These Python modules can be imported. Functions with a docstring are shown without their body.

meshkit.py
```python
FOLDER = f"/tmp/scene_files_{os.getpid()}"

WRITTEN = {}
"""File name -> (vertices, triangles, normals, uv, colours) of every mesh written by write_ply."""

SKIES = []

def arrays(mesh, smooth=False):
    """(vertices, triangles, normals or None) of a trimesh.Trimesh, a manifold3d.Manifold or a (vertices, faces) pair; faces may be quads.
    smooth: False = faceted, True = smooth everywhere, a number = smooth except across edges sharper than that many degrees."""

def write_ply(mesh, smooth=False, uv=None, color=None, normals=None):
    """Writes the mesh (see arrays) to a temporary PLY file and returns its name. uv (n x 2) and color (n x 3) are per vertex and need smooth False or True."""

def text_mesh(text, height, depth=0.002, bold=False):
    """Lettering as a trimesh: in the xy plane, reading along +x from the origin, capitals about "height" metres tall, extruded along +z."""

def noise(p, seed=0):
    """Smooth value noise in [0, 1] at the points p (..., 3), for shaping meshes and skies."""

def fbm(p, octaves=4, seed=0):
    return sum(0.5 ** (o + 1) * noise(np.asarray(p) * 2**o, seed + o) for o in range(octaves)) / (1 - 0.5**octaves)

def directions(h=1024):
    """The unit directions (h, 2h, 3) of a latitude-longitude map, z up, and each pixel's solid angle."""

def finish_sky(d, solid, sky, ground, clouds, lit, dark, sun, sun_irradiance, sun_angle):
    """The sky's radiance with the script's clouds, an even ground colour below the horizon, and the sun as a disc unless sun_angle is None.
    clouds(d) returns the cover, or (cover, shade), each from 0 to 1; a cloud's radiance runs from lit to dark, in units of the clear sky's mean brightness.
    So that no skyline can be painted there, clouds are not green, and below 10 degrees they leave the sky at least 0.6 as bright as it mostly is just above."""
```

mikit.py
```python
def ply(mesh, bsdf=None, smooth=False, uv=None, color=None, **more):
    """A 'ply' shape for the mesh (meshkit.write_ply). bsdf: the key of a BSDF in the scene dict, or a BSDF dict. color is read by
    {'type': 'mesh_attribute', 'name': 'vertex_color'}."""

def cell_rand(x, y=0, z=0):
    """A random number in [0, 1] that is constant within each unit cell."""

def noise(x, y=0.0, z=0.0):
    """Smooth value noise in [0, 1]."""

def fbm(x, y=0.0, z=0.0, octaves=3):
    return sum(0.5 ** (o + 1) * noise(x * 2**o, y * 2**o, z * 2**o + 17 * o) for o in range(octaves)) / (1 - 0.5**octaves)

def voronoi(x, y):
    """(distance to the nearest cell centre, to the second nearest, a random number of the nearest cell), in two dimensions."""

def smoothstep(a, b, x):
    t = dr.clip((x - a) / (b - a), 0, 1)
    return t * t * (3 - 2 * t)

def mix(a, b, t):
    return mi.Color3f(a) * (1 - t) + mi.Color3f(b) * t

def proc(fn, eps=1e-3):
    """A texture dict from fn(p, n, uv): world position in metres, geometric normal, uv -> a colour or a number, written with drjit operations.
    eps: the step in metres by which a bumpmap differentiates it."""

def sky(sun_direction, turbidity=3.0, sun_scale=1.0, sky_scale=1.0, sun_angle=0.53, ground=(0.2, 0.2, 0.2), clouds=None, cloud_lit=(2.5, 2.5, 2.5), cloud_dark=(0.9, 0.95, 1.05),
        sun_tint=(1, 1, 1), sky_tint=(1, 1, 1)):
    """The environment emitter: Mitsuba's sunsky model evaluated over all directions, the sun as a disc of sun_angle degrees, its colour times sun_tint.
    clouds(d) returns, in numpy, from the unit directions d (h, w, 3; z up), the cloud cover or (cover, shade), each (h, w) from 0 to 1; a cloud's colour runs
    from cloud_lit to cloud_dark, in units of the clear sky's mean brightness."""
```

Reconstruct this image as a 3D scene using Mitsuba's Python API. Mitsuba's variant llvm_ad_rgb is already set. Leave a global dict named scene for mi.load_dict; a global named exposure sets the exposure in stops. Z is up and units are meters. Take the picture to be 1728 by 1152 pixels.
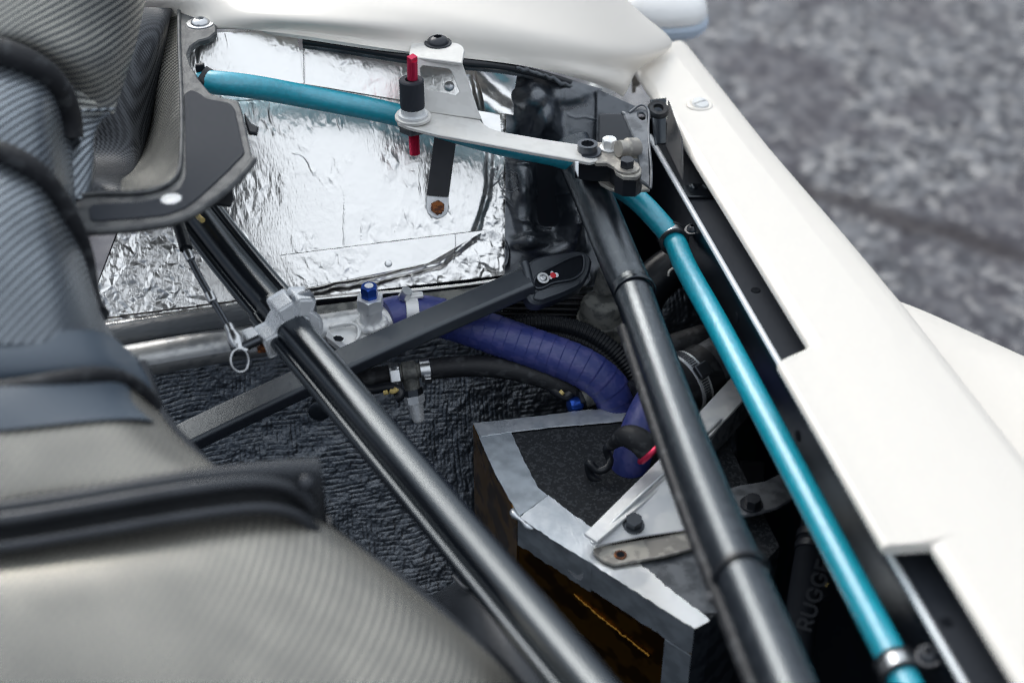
"""Race car engine bay seen over the front fender: foil covered firewall, black braces, teal hose, taped tray and carbon air duct.
World: x runs along the firewall towards the fender, y towards the cabin, z up; metres."""
import math, random
import numpy as np, trimesh, mapbox_earcut
import drjit as dr
import mitsuba as mi
import mikit, meshkit
import manifold3d as m3
from scipy.interpolate import CubicSpline, LinearNDInterpolator
from mikit import proc, noise, fbm, smoothstep, mix

T = mi.ScalarTransform4f
scene, labels = {}, {}
# ------------------------------------------------------------------ camera, sky, exposure
YAW, PITCH = math.radians(11), math.radians(36)
LOOK = (math.sin(YAW) * math.cos(PITCH), math.cos(YAW) * math.cos(PITCH), -math.sin(PITCH))
scene["camera"] = {"type": "thinlens", "fov": 2 * math.degrees(math.atan(864 / 2400)), "fov_axis": "x", "near_clip": 0.05, "far_clip": 500.0,
                   "aperture_radius": 0.0066, "focus_distance": 1.13,
                   "to_world": T().look_at(origin=[0, 0, 1.5], target=[LOOK[0], LOOK[1], 1.5 + LOOK[2]], up=[0, 0, 1])}


SUN = np.array((-0.24, 0.74, 0.63)) / np.linalg.norm((-0.24, 0.74, 0.63))


def overcast(d):
    """An even cloud layer: brightest round the veiled sun, cooler and darker away from it and towards the horizon."""
    near = np.clip(d @ SUN, 0, 1)
    up = np.clip(d[..., 2], 0, 1)
    rise = np.clip((up - 0.17) / 0.38, 0, 1)
    light = 0.03 + 0.62 * rise * rise * (3 - 2 * rise) + 0.18 * up + 0.50 * near ** 6
    return np.ones_like(light), 1 - np.clip(light, 0, 1)


scene["sky"] = mikit.sky(tuple(SUN), turbidity=3, sun_scale=0.3, sun_angle=28, sun_tint=(0.78, 0.92, 1.20), clouds=overcast, cloud_lit=(2.95, 3.18, 3.45), cloud_dark=(0.09, 0.15, 0.25), ground=(0.16, 0.165, 0.18))
exposure = 2.33
random.seed(4)
RNG = np.random.default_rng(4)

# ------------------------------------------------------------------ helpers
V = lambda *a: np.array(a, float)
unit = lambda a: np.asarray(a, float) / np.linalg.norm(a)


def obj(key, mesh, mat, label=None, cat=None, group=None, kind=None, smooth=32, uv=None):
    """One entry of the scene; a taken key gets the next three-digit number."""
    k, n = key, 0
    while k in scene:
        n += 1
        k = f"{key}_{n:03d}"
    if isinstance(mesh, tuple) and uv is None and len(mesh) == 3:
        mesh, uv = mesh[:2], mesh[2]
    if uv is not None:
        smooth = True
    scene[k] = mikit.ply(mesh, mat, smooth=smooth, uv=uv)
    tag(k, label, cat, group, kind)
    return k


def tag(k, label=None, cat=None, group=None, kind=None):
    d = {a: b for a, b in (("label", label), ("category", cat), ("group", group), ("kind", kind)) if b}
    if d:
        labels[k] = {**labels.get(k, {}), **d}


def tm(m):
    if hasattr(m, "to_mesh"):
        q = m.to_mesh()
        return trimesh.Trimesh(q.vert_properties[:, :3], q.tri_verts, process=False)
    if isinstance(m, tuple):
        v, f, _ = meshkit.arrays(m[:2])
        return trimesh.Trimesh(v, f, process=False)
    return m


def cat(*ms):
    return trimesh.util.concatenate([tm(m) for m in ms])


def axes(z, x=None):
    z = unit(z)
    x = V(1, 0, 0) if x is None else np.asarray(x, float)
    if abs(np.dot(unit(x), z)) > 0.98:
        x = V(0, 1, 0)
    x = unit(x - z * np.dot(x, z))
    return np.column_stack([x, np.cross(z, x), z])


def put(m, at, z=(0, 0, 1), x=None):
    """The mesh moved to a place with its own z axis along z."""
    m = tm(m).copy()
    m.vertices = np.asarray(m.vertices) @ axes(z, x).T + np.asarray(at)
    return m


def curve(pts, n=40):
    """A smooth line through the points (further columns such as radii come along)."""
    p = np.asarray(pts, float)
    if len(p) == 2:
        return p[0] + np.linspace(0, 1, n)[:, None] * (p[1] - p[0])
    s = np.r_[0, np.cumsum(np.linalg.norm(np.diff(p[:, :3], axis=0), axis=1))]
    return CubicSpline(s, p)(np.linspace(0, s[-1], n))


def transport(p, up=None):
    t = np.gradient(p, axis=0)
    t /= np.linalg.norm(t, axis=1, keepdims=True)
    a = axes(t[0], up)[:, 0]
    A = []
    for k in range(len(p)):
        if up is not None:
            a = np.asarray(up, float)
        a = unit(a - t[k] * np.dot(a, t[k]))
        A.append(a)
    A = np.array(A)
    return t, A, np.cross(t, A)


def tube(pts, r, n=40, sides=24, prof=None, up=None, smoothline=True, caps=True):
    """A tube (or a closed profile of (a, b) points) swept along a line; uv runs round and along it in metres."""
    p = curve(pts, n) if smoothline else np.asarray(pts, float)
    rad = p[:, 3] if p.shape[1] > 3 else np.broadcast_to(r, len(p)).astype(float)
    p = p[:, :3]
    t, a, b = transport(p, up)
    if prof is None:
        ang = np.linspace(0, 2 * np.pi, sides + 1)
        prof, k = np.column_stack([np.cos(ang), np.sin(ang)]), 1.0
    else:
        prof = np.vstack([prof, prof[:1]])
        rad = np.ones(len(p)) if r is None else rad
    m = len(prof)
    v = p[:, None] + rad[:, None, None] * (prof[None, :, :1] * a[:, None] + prof[None, :, 1:] * b[:, None])
    s = np.r_[0, np.cumsum(np.linalg.norm(np.diff(p, axis=0), axis=1))]
    g = np.r_[0, np.cumsum(np.linalg.norm(np.diff(prof, axis=0), axis=1))] * np.mean(rad)
    uv = np.stack(np.broadcast_arrays(g[None, :], s[:, None]), -1).reshape(-1, 2)
    i, j = np.meshgrid(np.arange(len(p) - 1), np.arange(m - 1), indexing="ij")
    q = np.stack([i * m + j, i * m + j + 1, (i + 1) * m + j + 1, (i + 1) * m + j], -1).reshape(-1, 4)
    f = np.vstack([q[:, [0, 1, 2]], q[:, [0, 2, 3]]])
    vv = v.reshape(-1, 3)
    if caps:
        for e, row in ((0, 0), (1, len(p) - 1)):
            ring = vv[row * m: row * m + m - 1]
            base = len(vv)
            vv = np.vstack([vv, ring, p[row][None]])
            uv = np.vstack([uv, uv[row * m: row * m + m - 1], uv[row * m: row * m + 1]])
            k = np.arange(m - 1)
            tri = np.column_stack([base + k, base + (k + 1) % (m - 1), np.full(m - 1, base + m - 1)])
            f = np.vstack([f, tri[:, ::-1] if e == 0 else tri])
    return vv, f, uv


def lathe(profile, n=32):
    """(r, z) points turned about z, closed on the axis where r is 0."""
    P = np.asarray(profile, float)
    ang = np.linspace(0, 2 * np.pi, n, endpoint=False)
    v = np.stack([P[:, None, 0] * np.cos(ang), P[:, None, 0] * np.sin(ang), np.broadcast_to(P[:, None, 1], (len(P), n))], -1).reshape(-1, 3)
    i, j = np.meshgrid(np.arange(len(P) - 1), np.arange(n), indexing="ij")
    q = np.stack([i * n + j, i * n + (j + 1) % n, (i + 1) * n + (j + 1) % n, (i + 1) * n + j], -1).reshape(-1, 4)
    m = trimesh.Trimesh(v, np.vstack([q[:, [0, 1, 2]], q[:, [0, 2, 3]]]), process=False)
    m.merge_vertices()
    m.update_faces(m.nondegenerate_faces())
    return m


def inset(loop, d):
    """The closed loop (counter-clockwise) moved inwards by d at every corner."""
    p = np.asarray(loop, float)
    e = np.roll(p, -1, 0) - p
    n = np.column_stack([-e[:, 1], e[:, 0]]) / np.maximum(np.linalg.norm(e, axis=1, keepdims=True), 1e-9)
    m = n + np.roll(n, 1, 0)
    m /= np.maximum((m * n).sum(1, keepdims=True), 0.35)
    return p + d * m


def area2(p):
    p = np.asarray(p, float)
    x, y = p[:, 0], p[:, 1]
    return 0.5 * np.sum(x * np.roll(y, -1) - np.roll(x, -1) * y)


def plate(outline, t, bevel=0.0006, holes=()):
    """A flat plate of thickness t above z = 0 with softened edges."""
    loops = [np.asarray(outline, float)] + [np.asarray(h, float) for h in holes]
    loops = [(p if (area2(p) > 0) == (k == 0) else p[::-1]) for k, p in enumerate(loops)]
    layers = [(0, bevel), (bevel, 0), (t - bevel, 0), (t, bevel)] if bevel else [(0, 0), (t, 0)]
    v, f, base = [], [], 0
    sizes = [len(p) for p in loops]
    tot = sum(sizes)
    for z, d in layers:
        for p in loops:
            v.append(np.column_stack([inset(p, d), np.full(len(p), z)]))
    v = np.vstack(v)
    for L in range(len(layers) - 1):
        o = 0
        for s in sizes:
            k = np.arange(s)
            a, b = L * tot + o + k, L * tot + o + (k + 1) % s
            f.append(np.column_stack([a, b, b + tot]))
            f.append(np.column_stack([a, b + tot, a + tot]))
            o += s
    rings = np.cumsum(sizes).astype(np.uint32)
    for L, flip in ((0, True), (len(layers) - 1, False)):
        c = mapbox_earcut.triangulate_float64(np.ascontiguousarray(v[L * tot:(L + 1) * tot, :2]), rings).reshape(-1, 3).astype(int) + L * tot
        f.append(c[:, ::-1] if flip else c)
    return trimesh.Trimesh(v, np.vstack(f), process=False)


def plate3(pts, t, normal=None, bevel=0.0006, holes=(), corner=0.0, jitter=0.0):
    """A plate whose upper face runs through the given points of a plane; thickness goes below it."""
    p = np.asarray(pts, float)
    c = p.mean(0)
    n = np.linalg.svd(p - c)[2][2]
    want = V(0, -0.6, 0.8) if normal is None else np.asarray(normal, float)
    n = n if np.dot(n, want) > 0 else -n
    A = axes(n)
    loop = [(p - c) @ A[:, :2]] + [(np.asarray(h, float) - c) @ A[:, :2] for h in holes]
    if corner:
        loop = [rounded(q, corner) for q in loop]
    if jitter:
        loop[0] = ragged(loop[0], jitter)
    m = plate(loop[0], t, bevel, loop[1:])
    v = np.asarray(m.vertices) - [0, 0, t]
    m.vertices = v @ A.T + c
    return m


def rounded(p, r, k=4):
    p = np.asarray(p, float)
    out = []
    for i in range(len(p)):
        a, b, c = p[i - 1], p[i], p[(i + 1) % len(p)]
        d1, d2 = np.linalg.norm(a - b), np.linalg.norm(c - b)
        q = min(r, 0.45 * d1, 0.45 * d2)
        s, e = b + (a - b) / d1 * q, b + (c - b) / d2 * q
        for w in np.linspace(0, 1, k + 1):
            out.append((1 - w) ** 2 * s + 2 * w * (1 - w) * b + w * w * e)
    return np.array(out)


def ragged(p, amp, step=0.003):
    out = []
    for i in range(len(p)):
        a, b = p[i], p[(i + 1) % len(p)]
        n = max(1, int(np.linalg.norm(b - a) / step))
        for w in np.arange(n) / n:
            out.append(a + (b - a) * w + RNG.normal(0, amp, 2) * (0 < w))
    return np.array(out)


def sheet(rows, nu=40, nv=40, thick=0.003, bump=None):
    """A smooth thick shell through rows of points (u along a row); uv in metres."""
    R = [curve(r, nu) for r in rows]
    G = np.array([curve(c, nv) for c in np.array(R).transpose(1, 0, 2)]).transpose(1, 0, 2)       # nv x nu x 3
    du, dv = np.gradient(G, axis=1), np.gradient(G, axis=0)
    n = np.cross(du, dv)
    n /= np.linalg.norm(n, axis=2, keepdims=True) + 1e-12
    if np.mean(n[..., 2] - 0.7 * n[..., 1]) < 0:
        n = -n
    if bump is not None:
        G = G + n * bump(G)[..., None]
    u = np.cumsum(np.r_[0, np.linalg.norm(np.diff(G[nv // 2], axis=0), axis=1)])
    w = np.cumsum(np.r_[0, np.linalg.norm(np.diff(G[:, nu // 2], axis=0), axis=1)])
    uv = np.stack(np.broadcast_arrays(u[None, :], w[:, None]), -1).reshape(-1, 2)
    i, j = np.meshgrid(np.arange(nv - 1), np.arange(nu - 1), indexing="ij")
    q = np.stack([i * nu + j, i * nu + j + 1, (i + 1) * nu + j + 1, (i + 1) * nu + j], -1).reshape(-1, 4)
    top = G.reshape(-1, 3)
    up = np.dot(np.cross(top[q[0, 1]] - top[q[0, 0]], top[q[0, 3]] - top[q[0, 0]]), n[0, 0]) > 0
    q = q if up else q[:, ::-1]
    v, f, k = [top, (G - n * thick).reshape(-1, 3)], [q, q[:, ::-1] + len(top)], 2 * len(top)
    uvs = [uv, uv]
    rim = np.r_[np.arange(nu), np.arange(1, nv) * nu + nu - 1, (nv - 1) * nu + np.arange(nu - 2, -1, -1), np.arange(nv - 2, 0, -1) * nu]
    v += [top[rim], v[1][rim]]
    uvs += [uv[rim], uv[rim]]
    L = len(rim)
    a, b = k + np.arange(L), k + (np.arange(L) + 1) % L
    e = np.column_stack([a, a + L, b + L, b])
    f.append(e if up else e[:, ::-1])
    return np.vstack(v), np.vstack(f), np.vstack(uvs)


def hexagon(across, k=0.0):
    a = np.arange(6) * np.pi / 3 + k
    return np.column_stack([np.cos(a), np.sin(a)]) * across / math.sqrt(3)


def hexhead(across, h, k=0.2):
    """A hexagon with a chamfered top, standing on z = 0."""
    prism = m3.CrossSection([hexagon(across, k)]).extrude(h)
    R = across / math.sqrt(3)
    cone = m3.CrossSection([[(0, -h), (R * 1.2, -h), (R * 1.2, h * 0.72), (R * 0.86, h), (0, h)]]).revolve(48)
    return tm(prism ^ cone)


def washer(r0, r1, t):
    b = min(0.0003, t / 3)
    return lathe([(r0, 0), (r1, 0), (r1, t - b), (r1 - b, t), (r0, t), (r0, 0)], 40)


def button(r, h, sock=0.42, flange=0.0):
    """A domed screw head with a hexagon socket."""
    prof = [(0, 0), (r, 0), (r, h * 0.15)] + [(r * math.cos(a), h * 0.15 + h * 0.85 * math.sin(a)) for a in np.linspace(0.1, 1.45, 9)] + [(0, h)]
    d = m3.CrossSection([prof]).revolve(40) - m3.CrossSection([hexagon(r * sock * 2, 0.4)]).extrude(h).translate((0, 0, h * 0.35))
    return cat(d, washer(r * 0.9, flange, h * 0.18)) if flange else tm(d)


def box(size, r=0.0015, at=(0, 0, 0)):
    x, y, z = (max(s / 2 - r, 1e-4) for s in size)
    s = m3.Manifold.sphere(r, 12)
    return tm(m3.Manifold.batch_hull([s.translate((a * x, b * y, c * z)) for a in (-1, 1) for b in (-1, 1) for c in (-1, 1)]).translate(tuple(at)))


def ring(at, axis, r, width, t, n=40):
    """A band round a tube: inner radius r, with soft edges."""
    b, w = t * 0.3, width / 2
    return put(lathe([(r, -w), (r + t - b, -w), (r + t, -w + b), (r + t, w - b), (r + t - b, w), (r, w), (r, -w)], n), at, axis)


def worm_clamp(key, at, axis, r, width, side, mat="steel"):
    """A hose clamp: the slotted band is geometry, with a screw housing and its screw."""
    k = obj(key + "__band", ring(at, axis, r, width, 0.0012), mat)
    A = axes(axis, side)
    slots = []
    for a in np.linspace(0.35, 5.9, 44):
        c = A[:, 0] * math.cos(a) + A[:, 1] * math.sin(a)
        tn = -A[:, 0] * math.sin(a) + A[:, 1] * math.cos(a)
        slots.append(put(box((0.0012, width * 0.55, 0.0008), 0.0003), np.asarray(at) + c * (r + 0.0014), c, tn * 0.96 + A[:, 2] * 0.28))
    obj(key + "__thread", cat(*slots), "dark_steel", kind="stuff")
    c = A[:, 0]
    obj(key + "__housing", put(box((0.011, width * 1.05, 0.005), 0.0012), np.asarray(at) + c * (r + 0.0035), c, A[:, 1]), mat)
    obj(key + "__screw", put(hexhead(0.0065, 0.005), np.asarray(at) + c * (r + 0.004) + A[:, 1] * 0.006, A[:, 1]), mat)
    return k

# ------------------------------------------------------------------ materials
def pb(color, rough, metal=0.0, spec=0.5, **k):
    c = color if isinstance(color, dict) else {"type": "rgb", "value": list(color)}
    return {"type": "principled", "base_color": c, "roughness": rough, "metallic": metal, "specular": spec, **k}


def bumped(b, fn, scale=1.0, eps=3e-4):
    return {"type": "bumpmap", "nested": b, "bump_texture": proc(fn, eps), "scale": scale}


SHEEN = {"type": "roughconductor", "material": "none", "specular_reflectance": {"type": "rgb", "value": [0.86, 0.92, 1.0]}, "distribution": "beckmann"}


def coat(b, w, alpha):
    return {"type": "blendbsdf", "weight": w, "a": b, "b": {**SHEEN, "alpha": alpha}}


def lacquer(color, alpha, ior=1.5):
    """A glossy or satin coat over a plain colour."""
    c = color if isinstance(color, dict) else {"type": "rgb", "value": list(color)}
    return {"type": "roughplastic", "diffuse_reflectance": c, "alpha": alpha, "int_ior": ior, "distribution": "beckmann", "specular_reflectance": {"type": "rgb", "value": [0.88, 0.95, 1.0]}}


def mat(key, b):
    scene[key] = {"type": "twosided", "bsdf": b}


def fbm3(p, s, o=3):
    return fbm(p.x * s, p.y * s, p.z * s, o)


def speckle(a, b, s, lo=0.45, hi=0.62, o=3):
    return proc(lambda p, n, uv: mix(a, b, smoothstep(lo, hi, fbm3(p, s, o))))


def foil_micro(p, n, uv):
    return 0.00016 * fbm3(p, 260, 3) + 0.00010 * noise(p.x * 1400, p.y * 300, p.z * 300)


def weave(u, v, k):
    """Height of a 2/2 twill (k = 4) or plain weave (k = 2) of unit threads, and 1 where the warp lies on top."""
    iu, iv = dr.floor(u), dr.floor(v)
    w = (iu + iv) - k * dr.floor((iu + iv) / k)
    top = dr.select(w < k / 2, 1.0, 0.0)
    fu, fv = u - iu - 0.5, v - iv - 0.5
    return dr.select(top > 0.5, 1 - 3 * fu * fu, 1 - 3 * fv * fv), top


def carbon(thread, k, a, b, rough, metal=0.55):
    col = proc(lambda p, n, uv: mix(a, b, weave(uv.x / thread, uv.y / thread, k)[1] * (0.75 + 0.5 * noise(uv.x * 60, uv.y * 60))))  # sheen contrast of warp and weft is painted as two thread colours
    return bumped(pb(col, rough, metal, 0.5, clearcoat=0.35, clearcoat_gloss=0.75), lambda p, n, uv: thread * 0.10 * weave(uv.x / thread, uv.y / thread, k)[0], 1.0, thread * 0.15)


mat("white_paint", pb((0.70, 0.66, 0.60), 0.25, 0, 0.5, clearcoat=0.4, clearcoat_gloss=0.9))
mat("mirror_paint", pb((0.80, 0.80, 0.79), 0.25))
mat("mirror_trim", pb((0.42, 0.50, 0.60), 0.35))
mat("foil", bumped(pb((0.96, 0.94, 0.91), 0.27, 1.0), foil_micro))
mat("foil_tape", bumped(pb(speckle((0.86, 0.86, 0.85), (0.66, 0.68, 0.70), 45), 0.34, 1.0), foil_micro, 0.7))
mat("worn_tape", bumped(pb(speckle((0.62, 0.65, 0.68), (0.44, 0.48, 0.52), 90, 0.30, 0.75, 5), 0.40, 0.8), foil_micro, 1.2))
mat("grey_tape", bumped(pb(speckle((0.36, 0.40, 0.44), (0.24, 0.27, 0.30), 90, 0.28, 0.75, 5), 0.40, 0.45), foil_micro, 1.5))
mat("black_sheet", bumped(coat(pb(speckle((0.011, 0.014, 0.019), (0.026, 0.031, 0.038), 90), 0.30, 0, 0.5), 0.09, 0.16), lambda p, n, uv: 0.0004 * fbm3(p, 150, 3) + 0.00012 * noise(p.x * 900, p.y * 900, p.z * 900)))
mat("satin_black", lacquer((0.007, 0.009, 0.013), 0.09, 1.75))
mat("powder_black", lacquer((0.024, 0.028, 0.037), 0.22, 1.7))
mat("scuffed_black", bumped(lacquer(speckle((0.008, 0.010, 0.014), (0.018, 0.021, 0.026), 110, 0.50, 0.72, 4), 0.13, 1.95), lambda p, n, uv: 0.00003 * fbm3(p, 250, 2)))
mat("black_plastic", pb((0.010, 0.012, 0.016), 0.36, 0, 0.45))
mat("matte_black", bumped(pb((0.026, 0.030, 0.038), 0.7, 0, 0.25), lambda p, n, uv: 0.0002 * noise(p.x * 700, p.y * 700, p.z * 700)))
mat("rubber", bumped(pb(speckle((0.012, 0.013, 0.016), (0.040, 0.043, 0.047), 160, 0.5, 0.75), 0.55, 0, 0.4), lambda p, n, uv: 0.00012 * noise(p.x * 900, p.y * 900, p.z * 900)))
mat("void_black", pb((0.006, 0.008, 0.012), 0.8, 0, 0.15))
mat("teal_rubber", bumped(lacquer(speckle((0.008, 0.36, 0.48), (0.010, 0.40, 0.53), 300), 0.17, 2.1), lambda p, n, uv: 0.00012 * noise(p.x * 750, p.y * 750, p.z * 750)))
mat("blue_silicone", bumped(pb(speckle((0.026, 0.038, 0.175), (0.050, 0.056, 0.205), 130), 0.42, 0, 0.6, sheen=0.5), lambda p, n, uv: 0.0002 * noise(p.x * 600, p.y * 600, p.z * 600)))
mat("brushed_plate", bumped(pb(speckle((0.62, 0.61, 0.585), (0.585, 0.575, 0.55), 120), 0.42, 0.3), lambda p, n, uv: 0.00006 * noise(p.x * 1200, p.y * 1200, p.z * 1200)))
mat("bare_aluminium", bumped(pb(speckle((0.74, 0.75, 0.76), (0.58, 0.60, 0.62), 80, 0.4, 0.7), 0.38, 0.5), lambda p, n, uv: 0.00006 * noise(p.x * 200, p.y * 1600, p.z * 900)))
mat("cast_aluminium", bumped(pb(speckle((0.74, 0.74, 0.73), (0.64, 0.65, 0.66), 70), 0.45, 0.35), lambda p, n, uv: 0.00012 * fbm3(p, 500, 2)))
mat("silver_anodised", pb((0.70, 0.72, 0.74), 0.45, 0.2))
mat("dull_pipe", bumped(pb(speckle((0.60, 0.60, 0.59), (0.40, 0.41, 0.42), 110, 0.4, 0.75), 0.40, 0.8), lambda p, n, uv: 0.00008 * noise(p.x * 700, p.y * 700, p.z * 700)))
mat("beige_steel", pb(speckle((0.40, 0.38, 0.34), (0.26, 0.245, 0.225), 120), 0.5, 0.5))
mat("steel", pb((0.56, 0.57, 0.58), 0.28, 1.0))
mat("dark_steel", pb((0.10, 0.11, 0.125), 0.36, 0.9))
mat("black_bolt", pb((0.022, 0.025, 0.032), 0.32, 0.3, 0.6))
mat("worn_cast", bumped(pb(speckle((0.19, 0.19, 0.175), (0.085, 0.088, 0.085), 170, 0.38, 0.68, 4), 0.6, 0.25), lambda p, n, uv: 0.0004 * fbm3(p, 350, 3)))
mat("grey_metal", bumped(pb(speckle((0.155, 0.165, 0.18), (0.075, 0.082, 0.092), 110, 0.4, 0.7, 4), 0.48, 0.5), lambda p, n, uv: 0.0002 * fbm3(p, 300, 3)))
mat("red_anodised", pb((0.56, 0.022, 0.075), 0.3, 0.55))
mat("blue_anodised", pb((0.012, 0.065, 0.36), 0.25, 0.75, clearcoat=0.3))
mat("rust", bumped(pb(speckle((0.10, 0.034, 0.016), (0.34, 0.11, 0.025), 420, 0.4, 0.62), 0.75, 0.1), lambda p, n, uv: 0.0005 * fbm3(p, 900, 3)))
mat("strap_grey", bumped(pb((0.085, 0.088, 0.095), 0.55, 0.2), lambda p, n, uv: 0.00012 * noise(p.x * 1100, p.y * 1100, p.z * 1100)))
mat("yellow_plastic", pb((0.62, 0.47, 0.17), 0.4))
mat("olive_rag", bumped(pb(speckle((0.34, 0.36, 0.27), (0.15, 0.17, 0.13), 200), 0.8), lambda p, n, uv: 0.0005 * fbm3(p, 400, 3)))
mat("deck_fibre", bumped(pb(speckle((0.010, 0.012, 0.015), (0.030, 0.033, 0.038), 600, 0.5, 0.72, 2), 0.75, 0, 0.3), lambda p, n, uv: 0.0006 * fbm3(p, 700, 2)))
mat("gold_film", bumped(pb(speckle((0.22, 0.10, 0.012), (0.08, 0.036, 0.008), 60), 0.30, 0.9), lambda p, n, uv: 0.0007 * fbm3(p, 55, 3) + 0.0002 * noise(p.x * 800, p.y * 800, p.z * 800)))
mat("bright_gold", pb((0.42, 0.20, 0.025), 0.35, 0.6))
mat("foam_strip", bumped(pb((0.085, 0.092, 0.10), 0.5, 0, 0.4), lambda p, n, uv: 0.0005 * noise(p.x * 260, p.y * 500, p.z * 500)))
mat("carbon_gloss", carbon(0.0014, 4.0, (0.17, 0.166, 0.155), (0.46, 0.43, 0.37), 0.30, 0.7))
mat("carbon_mid", carbon(0.0014, 4.0, (0.075, 0.08, 0.082), (0.37, 0.36, 0.325), 0.28, 0.7))
mat("carbon_dark", carbon(0.0015, 4.0, (0.035, 0.043, 0.054), (0.27, 0.30, 0.33), 0.28, 0.7))
mat("carbon_plain", carbon(0.0028, 2.0, (0.055, 0.055, 0.052), (0.34, 0.33, 0.295), 0.36))
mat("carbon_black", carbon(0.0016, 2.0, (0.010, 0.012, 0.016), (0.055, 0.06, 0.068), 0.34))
mat("tape_blue_black", pb((0.055, 0.075, 0.10), 0.42, 0, 0.5, clearcoat=0.3, clearcoat_gloss=0.6))
mat("frame_grey", bumped(pb(speckle((0.085, 0.088, 0.09), (0.045, 0.048, 0.053), 130, 0.4, 0.7, 4), 0.5, 0.2), lambda p, n, uv: 0.0002 * noise(p.x * 800, p.y * 800, p.z * 800)))
mat("sticker_white", pb((0.7, 0.72, 0.75), 0.5))
mat("sticker_red", pb((0.55, 0.02, 0.03), 0.5))


def quilt_height(p, n, uv):
    wx, wz = 0.010 * fbm(p.x * 24, p.z * 24, 2.0, 3), 0.010 * fbm(p.x * 24, p.z * 24, 6.0, 3)
    k = noise(p.x * 24, p.z * 24, 1.0)
    j = noise(p.x * 170, p.z * 170, 3.0)
    row = dr.exp(-dr.square(dr.sin((p.z + wz) * 780) / 0.5)) * dr.clip(1.9 * k - 0.2, 0, 1) * dr.clip(2.0 * j - 0.3, 0, 1)
    col = dr.exp(-dr.square(dr.sin((p.x + wx) * 780) / 0.5)) * dr.clip(1.7 - 1.9 * k, 0, 1) * dr.clip(1.7 - 2.0 * j, 0, 1)
    return -0.00045 * dr.maximum(row, col) + 0.0011 * fbm(p.x * 210, p.z * 210, 0.0, 3) + 0.0003 * noise(p.x * 620, p.z * 420, 8.0)


mat("black_quilt", bumped(coat(pb((0.028, 0.034, 0.042), 0.34, 0.2, 0.6), 0.17, 0.15), quilt_height, 1.0, 2e-4))


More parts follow.
